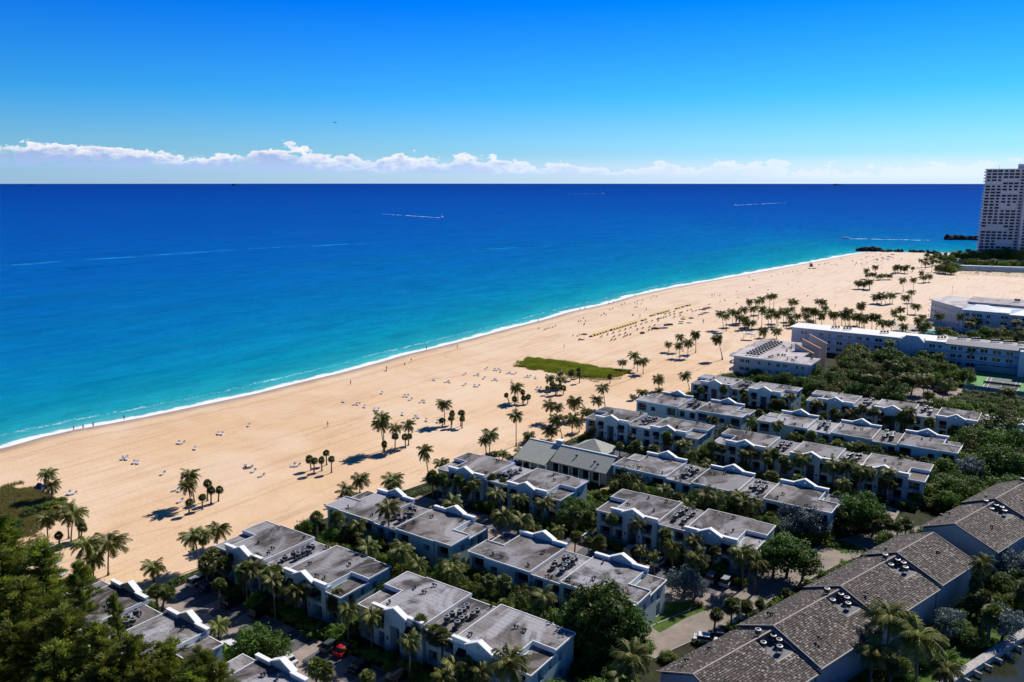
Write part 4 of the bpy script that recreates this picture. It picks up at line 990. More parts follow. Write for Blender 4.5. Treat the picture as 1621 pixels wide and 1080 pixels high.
def leaf_crown(name, seed, m_, n=3200, size=.30, lobes=26, shape=(1, 1, .8), fill=.25, bottom=-.55, long=1.0, spread=.26):
    """unit crown (radius 1): many leaf faces gathered in clumps of uneven size"""
    rnd = random.Random(seed); v = []; f = []; tone = []
    cl = []
    for k in range(lobes):
        while True:
            d = Vector((rnd.gauss(0, 1), rnd.gauss(0, 1), rnd.gauss(0, 1))).normalized()
            if d.z > bottom: break
        q_ = rnd.uniform(.55, .86) * (1 + .22 * noise.noise(d * 1.7 + Vector((seed, 0, 0))))
        cl.append((Vector((d.x * shape[0], d.y * shape[1], d.z * shape[2])) * q_, rnd.uniform(.6, 1.25) * spread, rnd.uniform(0, 1)))
    for k in range(n):
        if rnd.random() < fill:
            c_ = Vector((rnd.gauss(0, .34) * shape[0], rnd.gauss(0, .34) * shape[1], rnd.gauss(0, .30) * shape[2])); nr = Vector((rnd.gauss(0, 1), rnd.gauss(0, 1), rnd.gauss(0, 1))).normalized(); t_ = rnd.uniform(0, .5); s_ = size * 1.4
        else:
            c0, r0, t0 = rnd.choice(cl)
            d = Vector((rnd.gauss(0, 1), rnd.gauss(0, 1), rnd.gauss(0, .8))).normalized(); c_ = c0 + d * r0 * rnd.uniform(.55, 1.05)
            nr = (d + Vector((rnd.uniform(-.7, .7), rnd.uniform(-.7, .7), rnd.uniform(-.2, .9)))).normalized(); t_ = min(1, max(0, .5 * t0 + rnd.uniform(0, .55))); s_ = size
        a = nr.orthogonal().normalized(); b_ = nr.cross(a); an = rnd.uniform(0, 6.28); a, b_ = a * math.cos(an) + b_ * math.sin(an), b_ * math.cos(an) - a * math.sin(an)
        s_ *= rnd.uniform(.6, 1.2) * .5 * .2
        i = len(v); L_ = s_ * long
        v += [tuple(c_ - a * L_), tuple(c_ - b_ * s_ * .55 + nr * s_ * .2), tuple(c_ + a * L_), tuple(c_ + b_ * s_ * .55 + nr * s_ * .2)]; f.append((i, i + 1, i + 2, i + 3)); tone += [t_] * 4
    return finish(name, v, f, tone, m_)
def pine_crown(seed, H=1.0):
    """feathery casuarina: tiers of rising, wispy branches; unit height"""
    rnd = random.Random(seed); v = []; f = []; tone = []
    nb = 84
    for k in range(nb):
        q_ = k / nb; z0 = .10 + .85 * q_; az = k * 2.399 + rnd.uniform(-.4, .4)
        L_ = (.27 * (1 - q_) ** .55 + .05) * rnd.choice((.6, .85, 1.0, 1.35)); rise = rnd.uniform(.15, .6)
        d = Vector((math.cos(az), math.sin(az), 0)); p = Vector((0, 0, z0)); tb = rnd.uniform(-.15, .6)
        m_ = 15; prev = p.copy()
        for j in range(m_):
            t_ = (j + 1) / m_; pt = Vector((0, 0, z0)) + d * L_ * t_ + Vector((0, 0, L_ * rise * (t_ - .55 * t_ * t_)))
            if j % 3 == 0:
                w_ = .0016 * (1 - t_) + .0006; i = len(v); v += [tuple(prev - Vector((0, 0, w_))), tuple(prev + Vector((0, 0, w_))), tuple(pt)]; f.append((i, i + 1, i + 2)); tone += [0.0] * 3
                prev = pt.copy()
            for l_ in range(20):
                o = pt + Vector((rnd.gauss(0, 1), rnd.gauss(0, 1), rnd.gauss(0, .8))) * (.005 + .012 * t_)
                dr = (Vector((rnd.uniform(-1, 1), rnd.uniform(-1, 1), rnd.uniform(-.2, 1.6))) + d * 1.3).normalized() * rnd.uniform(.016, .042)
                sd_ = dr.cross(Vector((rnd.uniform(-1, 1), rnd.uniform(-1, 1), .3))).normalized() * rnd.uniform(.0022, .0042)
                i = len(v); v += [tuple(o - sd_), tuple(o + sd_), tuple(o + dr + sd_ * .4), tuple(o + dr - sd_ * .4)]; f.append((i, i + 1, i + 2, i + 3)); tone += [min(1, max(0, tb + rnd.uniform(-.1, .45)))] * 4
    return finish('feathery_crown', v, f, tone, lf_pine)

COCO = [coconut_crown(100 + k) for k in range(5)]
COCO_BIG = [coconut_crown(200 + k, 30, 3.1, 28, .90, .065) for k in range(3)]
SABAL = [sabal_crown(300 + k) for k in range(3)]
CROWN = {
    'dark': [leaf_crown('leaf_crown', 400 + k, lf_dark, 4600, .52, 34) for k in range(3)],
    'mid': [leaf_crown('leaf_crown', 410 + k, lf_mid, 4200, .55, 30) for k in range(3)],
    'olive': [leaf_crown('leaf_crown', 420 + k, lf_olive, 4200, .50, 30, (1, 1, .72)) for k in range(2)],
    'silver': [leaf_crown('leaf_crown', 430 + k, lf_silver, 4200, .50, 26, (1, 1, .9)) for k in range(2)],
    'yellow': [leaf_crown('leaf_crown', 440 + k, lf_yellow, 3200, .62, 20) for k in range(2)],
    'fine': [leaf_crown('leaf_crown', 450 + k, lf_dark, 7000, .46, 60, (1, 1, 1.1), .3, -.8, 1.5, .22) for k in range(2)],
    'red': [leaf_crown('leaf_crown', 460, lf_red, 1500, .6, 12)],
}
PINE = [pine_crown(500 + k) for k in range(4)]
def areca(seed):
    rnd = random.Random(seed); v = []; f = []; tone = []
    for k in range(22):
        az = k * 2.399; 
        v0 = len(v); frond(v, f, tone, rnd, az, rnd.uniform(.7, 1.35), rnd.uniform(1.3, 2.0), rnd.uniform(1.1, 1.9), 10, .55, .06, rnd.uniform(.3, .8))
        ox, oy = rnd.uniform(-.35, .35), rnd.uniform(-.35, .35)
        for i in range(v0, len(v)): v[i] = (v[i][0] + ox, v[i][1] + oy, v[i][2])
    return v, f, tone
def areca_mesh(seed, m_): return finish('frond_clump', *areca(seed), m_)
ARECA = [areca_mesh(600 + k, lf_mid) for k in range(2)] + [areca_mesh(610, lf_yellow)]

LAB = []      # things whose label is completed at the end, once their neighbours are known
rp = random.Random(77)
def trunk_mesh(dx, dy, h, r0=.17, r1=.11, bow=.0, m_=None, base=.30):
    b_ = MB(); pts = []; rad = []
    for k in range(9):
        t_ = k / 8; s_ = t_ ** 1.4 if bow >= 0 else t_ ** .7
        pts.append((dx * s_, dy * s_, h * t_)); rad.append(r0 + (r1 - r0) * t_ + (base - r0) * max(0, 1 - t_ * 9))
    b_.tube(pts, rad, 6); return b_.mesh('palm_trunk', m_ or bark, smooth=True)
def palm(kind, x, y, h, dx=0.0, dy=0.0, s=1.0, name=None, label=None, area=None):
    nm = {'coco': 'coconut_palm', 'royal': 'royal_palm', 'sabal': 'sabal_palm'}[kind]
    g_ = ob(nm, None, None, (x, y, -.02)); g_.empty_display_size = .4
    r0 = {'coco': .15, 'royal': .22, 'sabal': .19}[kind]
    ob('trunk', trunk_mesh(dx, dy, h, r0, r0 * .72), g_)
    me_ = rp.choice({'coco': COCO, 'royal': COCO_BIG, 'sabal': SABAL}[kind])
    q0 = rp.uniform(.82, 1.14); cr = ob('crown', me_, g_, (dx, dy, h), rp.uniform(0, 6.28), (s * q0, s * q0 * rp.uniform(.88, 1.1), s * rp.uniform(.78, 1.15)))
    cr.rotation_euler = (rp.uniform(-.12, .12), rp.uniform(-.12, .12), rp.uniform(0, 6.28))
    LAB.append([g_, kind, h, math.hypot(dx, dy) / max(h, 1), label, 'palm'])
    return g_
def palm_px(kind, bx, by, cx_, cy_, s=1.0, **k):
    """base pixel and crown pixel of one palm"""
    x, y = at(bx, by, 0); d = fwd(x, y); X, Y, Z = at_depth(cx_, cy_, d)
    dx, dy = X - x, Y - y
    return palm(kind, x, y, max(1.2, Z - .15), dx, dy, s, **k)

def tree(kind, x, y, r, h=None, flat=1.0, trunk=True, name=None, label=None, tag_='tree'):
    """broadleaf tree or shrub: r crown radius, h total height"""
    h = h or r * 1.7
    shrub = h < 3.2
    nm = name or {'dark': 'evergreen_', 'mid': 'broadleaf_', 'olive': 'sea_grape_', 'silver': 'buttonwood_', 'yellow': 'yellow_leaved_', 'fine': 'fig_', 'red': 'flowering_'}[kind] + ('shrub' if shrub else 'tree')
    g_ = ob(nm, None, None, (x, y, -.02)); g_.empty_display_size = .4
    rz_ = min(r * .92 * flat, h * .60); zc = h - rz_ * .92
    if not shrub:
        b_ = MB(); rr = .09 + r * .035
        b_.tube([(0, 0, 0), (.05 * r, 0, zc * .5), (0, .06 * r, zc * .95)], [rr * 1.3, rr, rr * .7], 6)
        for q_ in range(4):
            a = q_ * 1.6 + x; b_.tube([(0, .03 * r, zc * .62), (math.cos(a) * r * .32, math.sin(a) * r * .32, zc + .1), (math.cos(a) * r * .6, math.sin(a) * r * .6, zc + rz_ * .35)], [rr * .6, rr * .4, rr * .15], 5)
        ob('trunk', b_.mesh('tree_trunk', bark_d, smooth=True), g_)
    else:
        zc = max(rz_ * .62, .3)
        b_ = cached('stem', lambda: MB().tube([(0, 0, 0), (.1, 0, .6), (.3, .1, 1)], [.05, .04, .02], 5).tube([(0, 0, 0), (-.1, .1, .6), (-.25, .2, 1)], [.05, .04, .02], 5).mesh('shrub_stem', bark_d))
        ob('stem', b_, g_, (0, 0, 0), 0, (r * .6, r * .6, zc * 1.1))
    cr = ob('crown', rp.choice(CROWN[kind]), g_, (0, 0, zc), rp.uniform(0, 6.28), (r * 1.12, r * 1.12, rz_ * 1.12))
    LAB.append([g_, kind + ('_shrub' if shrub else '_tree'), h, r, label, 'shrub' if shrub else 'tree'])
    return g_
def clump(x, y, s=1.0, yellow=False, label=None):
    g_ = ob('palm_shrub', None, None, (x, y, -.02)); g_.empty_display_size = .4
    b_ = cached('astem', lambda: MB().tube([(0, 0, 0), (.15, 0, .7)], [.06, .03], 5).tube([(.1, .1, 0), (0, .25, .7)], [.06, .03], 5).tube([(-.1, 0, 0), (-.25, -.1, .7)], [.06, .03], 5).mesh('cane', bark))
    ob('cane', b_, g_, (0, 0, 0), 0, s); ob('fronds', ARECA[2] if yellow else rp.choice(ARECA[:2]), g_, (0, 0, .15), rp.uniform(0, 6.28), s)
    LAB.append([g_, 'yellow_clump' if yellow else 'clump', 2 * s, s, label, 'palm shrub'])
    return g_

# ---- palms on the sand, read off the photograph: (crown x, crown y, base x, base y)
def palms(kind, ox, oy, s_, rows, size=1.0):
    for r_ in rows:
        cx_, cy_, bx, by = r_[:4]; k = r_[4] if len(r_) > 4 else 1.0
        palm_px(kind, ox + bx / s_, oy + by / s_, ox + cx_ / s_, oy + cy_ / s_, size * k)
# far left by the dune grass
palms('coco', 0, 720, 4.908, [(372, 140, 385, 335), (400, 235, 400, 345), (365, 490, 375, 700), (525, 430, 535, 652), (572, 460, 553, 685), (845, 680, 842, 935, 1.25), (675, 695, 682, 992, 1.0), (730, 810, 727, 972, .8), (570, 1000, 575, 1090, 1.0)])
palms('sabal', 0, 720, 4.908, [(457, 620, 462, 702), (620, 520, 615, 650), (640, 560, 630, 668)])
palms('coco', 0, 820, 4.153, [(1008, 320, 1010, 418, .95), (1278, 115, 1312, 326, 1.0), (1430, 72, 1428, 190, 1.05), (1435, 705, 1437, 790, .75), (1330, 115, 1345, 330, .7)])
palms('sabal', 0, 820, 4.153, [(1025, 475, 1035, 575, 1.3), (1105, 490, 1070, 582, 1.25)])
palms('coco', 220, 740, 8.105, [(655, 95, 712, 455, .95), (625, 220, 675, 522, .95)])
palms('sabal', 220, 740, 8.105, [(645, 435, 645, 605), (812, 375, 815, 540), (880, 195, 880, 430), (928, 285, 925, 466), (1030, 280, 1020, 437)])
# centre: small groups on the open sand
palms('sabal', 480, 560, 3.857, [(38, 640, 48, 712), (68, 650, 66, 736), (140, 602, 143, 680), (112, 645, 114, 716), (172, 640, 173, 727)])
palms('coco', 480, 560, 3.857, [(480, 390, 497, 598, 1.15), (470, 430, 492, 590, .95), (565, 450, 560, 588, .85), (642, 430, 643, 560, 1.0), (740, 590, 771, 798, 1.05), (848, 665, 836, 742, 1.0), (545, 762, 548, 850, 1.05), (350, 765, 345, 850, 1.05), (265, 830, 262, 905, 1.0), (860, 303, 863, 432, 1.0),
                                   (1300, 372, 1300, 562, .9), (1142, 487, 1138, 612, 1.05), (1105, 530, 1118, 618, .7), (1340, 600, 1332, 668, 1.0), (1380, 498, 1380, 545, .8), (1217, 605, 1218, 645, .6), (1165, 612, 1166, 655, .6), (1262, 628, 1262, 665, .6)])
palms('sabal', 480, 560, 3.857, [(562, 500, 561, 605, 1.15), (495, 550, 498, 602), (622, 505, 625, 577), (648, 500, 643, 558), (848, 403, 850, 443), (910, 362, 908, 432, 1.1), (902, 392, 905, 452), (965, 358, 962, 443, 1.2), (972, 392, 970, 455, 1.1),
                                  (1240, 250, 1258, 306), (1290, 275, 1292, 312), (1340, 232, 1340, 300), (1345, 268, 1343, 310), (1374, 262, 1370, 306)])
palms('coco', 480, 560, 3.857, [(1308, 195, 1312, 300, .95), (1292, 210, 1296, 292, .85)])
palms('coco', 820, 560, 6.754, [(342, 258, 345, 378, .9), (460, 265, 458, 372, .9), (450, 205, 462, 340, .8), (905, 360, 930, 572, 1.0), (845, 490, 868, 602, .95), (605, 505, 612, 700, 1.15), (730, 620, 735, 700, 1.0), (335, 540, 352, 720, .95), (420, 560, 405, 740, .95), (412, 690, 472, 905, 1.05), (580, 690, 576, 948, 1.0), (645, 715, 655, 838, .9), (345, 815, 360, 920, 1.0), (120, 880, 122, 935, .9),
                                  (1115, 85, 1118, 182, .85), (1240, 10, 1240, 158, .9), (1275, 85, 1277, 192, .8), (1335, 72, 1338, 215, .95), (1500, 268, 1500, 395, 1.1), (1512, 385, 1512, 440, .8), (1330, 408, 1330, 468, .95), (1225, 448, 1226, 498, .5)])
palms('sabal', 820, 560, 6.754, [(312, 360, 312, 437), (395, 350, 400, 442, 1.2), (368, 320, 372, 400), (485, 362, 485, 435), (445, 345, 415, 432), (572, 200, 570, 285, 1.3), (650, 165, 658, 260), (655, 215, 658, 315, 1.1), (982, 240, 984, 318, 1.1)])
palms('coco', 740, 440, 3.86, [(1228, 403, 1231, 452, .8), (1290, 410, 1297, 487, .9), (1298, 358, 1318, 450, .9), (1348, 393, 1346, 487, 1.0), (1397, 348, 1394, 457, .9), (1527, 368, 1556, 500, .95), (1330, 592, 1356, 685, .95)])
# the grove beside the hotels
palms('coco', 1100, 460, 5.4, [(222, 193, 245, 332), (266, 212, 268, 348), (316, 178, 320, 306), (356, 188, 358, 282), (377, 228, 378, 292), (418, 160, 436, 270), (425, 240, 430, 332), (442, 270, 444, 322), (482, 270, 485, 332), (468, 92, 482, 222), (500, 150, 500, 300), (537, 88, 542, 245), (577, 155, 570, 312), (572, 72, 580, 200), (640, 48, 640, 162), (676, 42, 673, 172), (626, 212, 628, 322), (652, 175, 656, 305), (706, 205, 711, 302), (692, 190, 700, 280), (755, 168, 758, 312), (777, 178, 780, 322), (825, 92, 822, 152), (856, 92, 853, 192), (820, 155, 818, 262), (818, 228, 815, 292), (880, 212, 878, 282), (832, 268, 830, 320), (946, 162, 948, 262), (956, 212, 955, 282), (1010, 168, 1015, 272), (1030, 188, 1032, 270), (1060, 88, 1060, 162), (1095, 98, 1098, 170), (1085, 208, 1082, 292), (1112, 148, 1108, 232),
                                  (1170, 192, 1190, 302), (1186, 205, 1205, 303), (1250, 198, 1256, 306), (1282, 212, 1286, 306), (1314, 172, 1326, 312), (1330, 225, 1322, 300), (1380, 222, 1380, 312), (1402, 212, 1405, 322), (1452, 238, 1450, 332), (1438, 218, 1426, 322), (1425, 122, 1420, 202), (1418, 135, 1436, 196), (1514, 228, 1512, 332), (1548, 222, 1549, 332), (1602, 270, 1602, 345), (1555, 45, 1556, 108), (1590, 45, 1592, 108), (190, 412, 237, 592), (4, 370, 8, 532), (585, 345, 590, 405, 1.1), (695, 345, 697, 412, 1.1), (990, 268, 990, 320)], 1.12)
palms('coco', 1340, 440, 4.907, [(226, 150, 240, 202), (270, 128, 270, 202), (292, 140, 302, 207), (335, 133, 336, 203), (361, 133, 355, 197), (436, 18, 440, 112), (462, 150, 474, 282), (506, 108, 508, 192), (522, 12, 518, 102), (540, 218, 532, 282), (422, 243, 420, 292), (95, 43, 95, 87), (132, 45, 132, 87), (178, 33, 182, 87), (12, 258, 12, 382), (88, 303, 88, 370), (132, 308, 132, 385), (226, 298, 230, 402), (288, 345, 290, 420), (430, 308, 432, 400), (372, 265, 374, 330), (345, 348, 347, 415), (590, 300, 592, 380), (560, 330, 560, 400), (800, 280, 802, 350), (870, 270, 872, 360), (1005, 335, 1006, 430), (1230, 400, 1232, 470), (980, 560, 982, 700), (1230, 590, 1232, 700), (1250, 880, 1250, 960)], 1.12)
palms('coco', 1400, 370, 7.335, [(425, 308, 428, 392), (480, 338, 480, 392), (540, 288, 540, 382), (592, 312, 592, 372), (635, 325, 635, 370), (268, 378, 270, 462), (145, 380, 150, 462), (186, 388, 188, 455), (235, 408, 236, 460), (430, 455, 430, 502), (452, 508, 455, 572), (515, 493, 517, 562), (700, 290, 702, 350), (780, 285, 781, 345), (940, 230, 942, 290), (875, 245, 876, 300)], 1.15)
palms('sabal', 1400, 370, 7.335, [(330, 400, 330, 442, 1.4), (520, 350, 520, 390), (560, 340, 560, 385)])
palms('coco', 1300, 240, 4.5, [(323, 845, 325, 905), (385, 822, 386, 878), (335, 875, 336, 912), (372, 872, 373, 912), (410, 885, 411, 915), (440, 880, 441, 912), (485, 882, 486, 912), (265, 932, 268, 978), (300, 938, 302, 978), (342, 925, 343, 985), (528, 830, 530, 865), (550, 820, 552, 860), (595, 825, 597, 865)], 1.2)

# ---- tall palms and special trees among the houses: kind, crown px, crown py, distance given by its base px
def palms_at(kind, rows):
    for cx_, cy_, h, s_ in rows:
        x, y = at(cx_, cy_, h); palm(kind, x + rp.uniform(-.4, .4), y + rp.uniform(-.4, .4), h, rp.uniform(-.5, .5), rp.uniform(-.5, .5), s_)
palms_at('royal', [(613, 803, 10.0, 1.15), (822, 822, 8.2, 1.05), (845, 838, 6, .9), (808, 1052, 9.0, 1.15), (1001, 1040, 8.5, 1.45), (985, 1072, 7, 1.25), (1104, 884, 7.5, 1.05), (1068, 868, 6, .9), (1178, 876, 7.0, 1.1), (1195, 892, 6, .95), (1362, 742, 8, 1.0), (1406, 975, 9.5, 1.45), (1462, 1010, 8.5, 1.6), (1553, 893, 8.5, 1.05), (1385, 1030, 6, 1.2), (1500, 1060, 6.0, 1.1), (1372, 598, 8, .95), (745, 1062, 4, 1.0), (700, 1075, 4, .9), (570, 832, 6, .9), (1340, 735, 7.0, .9), (1350, 705, 6.5, .8)])
palms_at('coco', [(1015, 872, 5.5, .6), (868, 905, 5.2, .6), (1035, 880, 4.5, .6), (508, 932, 5.5, .62), (860, 785, 5.2, .62), (881, 786, 5.2, .62), (1087, 838, 5.5, .6), (1320, 738, 6, .6), (1405, 578, 6, .9), (440, 930, 4, .6)])
palms_at('sabal', [(407, 886, 6.3, 1.5), (425, 912, 6, 1.9), (438, 905, 5.6, 1.6), (413, 900, 5.4, 1.4), (670, 988, 6.2, 1.7), (700, 1008, 6.0, 1.8), (690, 1000, 5.2, 1.6), (538, 950, 4.5, 1.7), (550, 945, 4.0, 1.5), (913, 850, 4.2, 1.3), (929, 858, 3.2, 1.2), (949, 860, 3.5, 1.6), (785, 820, 4.4, 1.5), (778, 760, 5.6, 1.7), (790, 755, 5.4, 1.6), (800, 768, 5.0, 1.6), (995, 665, 6, 1.1), (1003, 670, 5.6, 1.1), (1000, 690, 5, 1.0), (1011, 706, 4.3, 1.6), (982, 705, 4.6, 1.5), (997, 711, 3.8, 1.3), (1208, 712, 6, 1.2), (1224, 718, 6.2, 1.3), (1238, 728, 6, 1.3), (1214, 730, 5.5, 1.2), (1318, 651, 5, 1.5), (1305, 658, 4.2, 1.4), (1330, 658, 4.2, 1.4), (1155, 612, 5.8, 1.1), (1168, 605, 6, 1.1), (1175, 620, 5.4, 1.1), (1385, 645, 5.8, 1.2), (1362, 645, 5.8, 1.2), (1420, 640, 5, 1.2),
                   (1131, 968, 3.6, 1.35), (1160, 962, 4.0, 1.4), (1186, 960, 2.8, 1.1), (1207, 957, 2.6, 1.1), (1391, 832, 4.2, 1.3), (1405, 830, 4.4, 1.3), (1422, 832, 4.4, 1.4), (1437, 830, 4.6, 1.5), (1509, 805, 3.4, 1.1), (500, 1058, 4, 1.6), (515, 1064, 3.4, 1.4), (585, 1072, 2.5, 1.2), (1250, 938, 2.0, .9), (345, 925, 4, 1.2), (1573, 970, 5, 1.8), (1140, 640, 5, 1.1)])
def trees_at(kind, rows, **k):
    for cx_, cy_, zc, r in rows:
        x, y = at(cx_, cy_, zc); tree(kind, x, y, r, zc + r * .62, **k)
trees_at('fine', [(948, 962, 8.0, 5.6), (985, 985, 6.0, 4.2), (918, 985, 5.5, 4.2), (955, 1010, 4.5, 4.0)])
trees_at('dark', [(490, 833, 2.6, 2.9), (478, 838, 2.2, 2.2), (400, 1012, 3.2, 3.6), (430, 1016, 3, 3.2), (1248, 868, 6.0, 4.4), (1272, 882, 5.0, 3.6), (1225, 880, 4.6, 3.4), (1365, 798, 6.5, 4.6), (1385, 812, 5, 3.6), (1340, 815, 4.5, 3.2), (1475, 845, 4.2, 3.0), (1495, 848, 4.4, 3.2), (1515, 856, 4, 2.8), (1490, 862, 3.5, 2.6), (735, 850, 3, 2.2), (912, 800, 4.5, 3.4), (900, 815, 3.5, 2.8), (1600, 700, 8, 6.5), (1575, 720, 7, 5.5), (1618, 735, 7, 5), (1540, 690, 7, 5.5), (1590, 670, 7, 6), (1245, 568, 5, 5), (1285, 585, 5.5, 5), (1320, 600, 5, 5), (1245, 600, 4.5, 4.5), (1210, 598, 4.0, 3.6), (1195, 592, 3.6, 3.4), (1295, 610, 4.5, 4)])
trees_at('olive', [(1007, 757, 4.2, 5.2), (985, 765, 3.4, 3.4), (1030, 765, 3.4, 3.4), (1122, 789, 3.8, 4.2), (1145, 792, 3.6, 3.8), (1100, 790, 3.4, 3.2), (1070, 643, 3.6, 2.8), (1380, 585, 6, 4.4), (1420, 597, 6, 4.6), (1445, 600, 5.8, 4.2), (1550, 707, 6, 3.6), (1530, 712, 5, 3.2), (1170, 580, 3, 2.2)])
trees_at('silver', [(1083, 915, 3.8, 3.4), (1100, 925, 3.0, 2.4), (1255, 818, 4.6, 4.0), (1290, 820, 4.8, 3.6), (1235, 830, 3.6, 2.6), (1540, 742, 4.4, 4.2), (1500, 776, 2.8, 2.6), (595, 876, 1.9, 1.9), (608, 880, 1.8, 1.8), (582, 872, 1.8, 1.6), (1130, 680, 3.4, 3.2), (1150, 672, 3.0, 2.6), (1600, 888, 4, 3.6), (1625, 890, 3.8, 3.2), (1590, 980, 4.0, 3.0), (1240, 688, 2, 1.8), (1222, 684, 1.8, 1.6)])
trees_at('yellow', [(648, 885, 2.6, 2.2), (655, 893, 2.2, 1.8), (712, 905, 2.4, 2.0), (725, 912, 2.2, 1.9), (560, 842, 2.6, 2.2), (545, 850, 2.2, 2.0), (1080, 655, 2.6, 2.2), (1115, 660, 2.6, 2.0), (1500, 612, 2.6, 2.6), (1380, 618, 3, 2.6), (1470, 625, 2.6, 2.4)])
trees_at('red', [(744, 934, 1.2, 1.0), (1478, 790, 1.3, 1.3), (1424, 620, 1.5, 1.6), (288, 1032, 2.0, 1.3), (1108, 955, .6, .8), (258, 968, 1.6, .9)])

# ---- garden strips between the backs of the villas, and planting in front of the walls
def strip(x0, x1, y0, y1, n, kinds, rmin, rmax, seed, hk=1.5, gap=None, minr=.8):
    r_ = random.Random(seed); done = []
    for k in range(n * 12):
        if len(done) >= n: break
        x, y = r_.uniform(x0, x1), r_.uniform(y0, y1); rr = r_.uniform(rmin, rmax)
        if any((x - a) ** 2 + (y - b_) ** 2 < ((rr + c_) * .62) ** 2 for a, b_, c_ in done): continue
        if gap and gap(x, y): continue
        done.append((x, y, rr)); kd = r_.choice(kinds)
        if kd == 'areca': clump(x, y, rr * .75)
        elif kd == 'sabal': palm('sabal', x, y, rr * 1.6, 0, 0, 1.2)
        else: tree(kd, x, y, rr, rr * r_.uniform(hk * .8, hk * 1.15))
G1 = ['mid', 'dark', 'mid', 'areca', 'dark', 'olive', 'mid']
strip(-128, -98, 101, 110.5, 60, ['mid', 'dark', 'areca', 'yellow', 'mid'], 1.5, 2.9, 1, 2.1)
strip(-97, -92.5, 84, 110, 30, ['dark', 'mid', 'areca', 'sabal'], 1.3, 2.4, 2, 1.8)
strip(-92, -54, 100.8, 110.8, 90, G1, 1.6, 3.1, 3, 2.1)
strip(-56, -50, 84, 110, 22, ['dark', 'mid', 'areca'], 1.6, 3.0, 4, 1.7)
strip(-91.8, -88.9, 110, 142, 34, ['dark', 'mid', 'areca', 'sabal'], 1.4, 2.6, 5, 1.8)
strip(-88.5, -80.5, 142, 160, 50, ['mid', 'dark', 'areca', 'sabal'], 1.3, 2.6, 6, 1.8)
strip(-115, -84, 159, 166, 26, ['mid', 'areca', 'yellow'], 1.1, 1.9, 7)
strip(-80, -44, 158.2, 169.3, 95, ['dark', 'mid', 'dark', 'olive', 'areca'], 1.8, 3.4, 8, 2.2)
strip(-43, -36.5, 166, 185, 20, ['dark', 'mid', 'areca'], 1.6, 3.2, 9, 1.8)
strip(-96, -60, 217, 228, 80, ['dark', 'mid', 'areca', 'silver'], 1.4, 2.6, 10, 1.7)
strip(-60, -20, 216.8, 228, 95, ['dark', 'dark', 'mid', 'fine'], 1.8, 3.0, 11, 1.9)
strip(-80, -76.5, 203, 226, 22, ['dark', 'mid', 'areca'], 1.4, 2.6, 12, 1.9)
strip(-24, -18, 202, 222, 22, ['dark', 'mid', 'areca'], 1.6, 3.0, 13, 1.8)
strip(-78, -67, 242, 264, 60, ['dark', 'mid', 'areca'], 1.4, 2.6, 14, 1.8)
strip(-108, -75, 277, 296, 44, ['dark', 'mid', 'dark'], 1.6, 3.2, 15, 1.6)
strip(-76, -20, 277, 298, 100, ['dark', 'mid', 'fine', 'olive', 'areca'], 1.6, 4.8, 16, 1.7, lambda x, y: -46 < x < -31 and y > 292)
strip(-75, -47, 310, 368, 70, ['dark', 'dark', 'fine', 'olive', 'areca', 'mid'], 1.8, 6.2, 17, 1.5, lambda x, y: x > -70 and y < 317 or (x < -77))
strip(-30, 26, 299, 317, 60, ['dark', 'mid', 'dark'], 2.2, 3.4, 18, 1.3)
strip(-45, -31, 330, 368, 22, ['dark', 'mid', 'areca'], 2.2, 3.6, 19, 1.6)
strip(-18, 30, 232, 275, 80, ['dark', 'mid', 'fine', 'silver', 'olive', 'sabal'], 2.0, 5.8, 20, 1.8)
strip(-26, -8, 204, 232, 26, ['dark', 'mid', 'areca'], 2.4, 4.4, 21, 1.7, lambda x, y: y < 213 and x > -10)
strip(-6, 26, 214, 236, 14, ['dark', 'mid'], 2.4, 4.4, 22, 1.7, lambda x, y: y < 224 + (x + 6) * .8)
# foundation planting
for (a, b_, y_, sd_) in ((-131, -97, 83.9, 31), (-92, -58, 84.0, 32), (-123, -90, 142.0, 33), (-78, -46, 142.0, 34), (-115, -82, 201.3, 35), (-75, -26, 201.0, 36), (-106, -74, 260.4, 37), (-66, 0, 260.2, 38)):
    r_ = random.Random(sd_); x = a
    while x < b_:
        if r_.random() < .9:
            k = r_.choice(['dark', 'mid', 'areca', 'dark', 'areca', 'sabal', 'mid']); rr = r_.uniform(.9, 1.75)
            if k == 'areca': clump(x, y_ - r_.uniform(-.6, 1.4), rr * .95)
            elif k == 'sabal': palm('sabal', x, y_ - r_.uniform(-.4, .8), r_.uniform(3.6, 6.4), 0, 0, r_.uniform(1.2, 1.7))
            else: tree(k, x, y_ - r_.uniform(-.6, 1.4), rr, rr * r_.uniform(1.4, 2.2))
        x += r_.uniform(1.1, 2.3)
# court side planting of the rows seen from behind
for (a, b_, y_, sd_) in ((-128, -60, 69.3, 41), (-122, -58, 126.6, 42), (-88, -34, 185.0, 43), (-104, -20, 243.8, 44)):
    r_ = random.Random(sd_); x = a
    while x < b_:
        if r_.random() < .85:
            k = r_.choice(['areca', 'mid', 'areca', 'yellow', 'sabal', 'dark']); rr = r_.uniform(1.0, 1.9)
            if k == 'areca': clump(x, y_ + r_.uniform(-.6, 1.2), rr)
            elif k == 'sabal': palm('sabal', x, y_ + 1, r_.uniform(3, 5.5), 0, 0, 1.5)
            else: tree(k, x, y_ + r_.uniform(-.4, 1.2), rr, rr * 1.5)
        x += r_.uniform(1.5, 3.0)
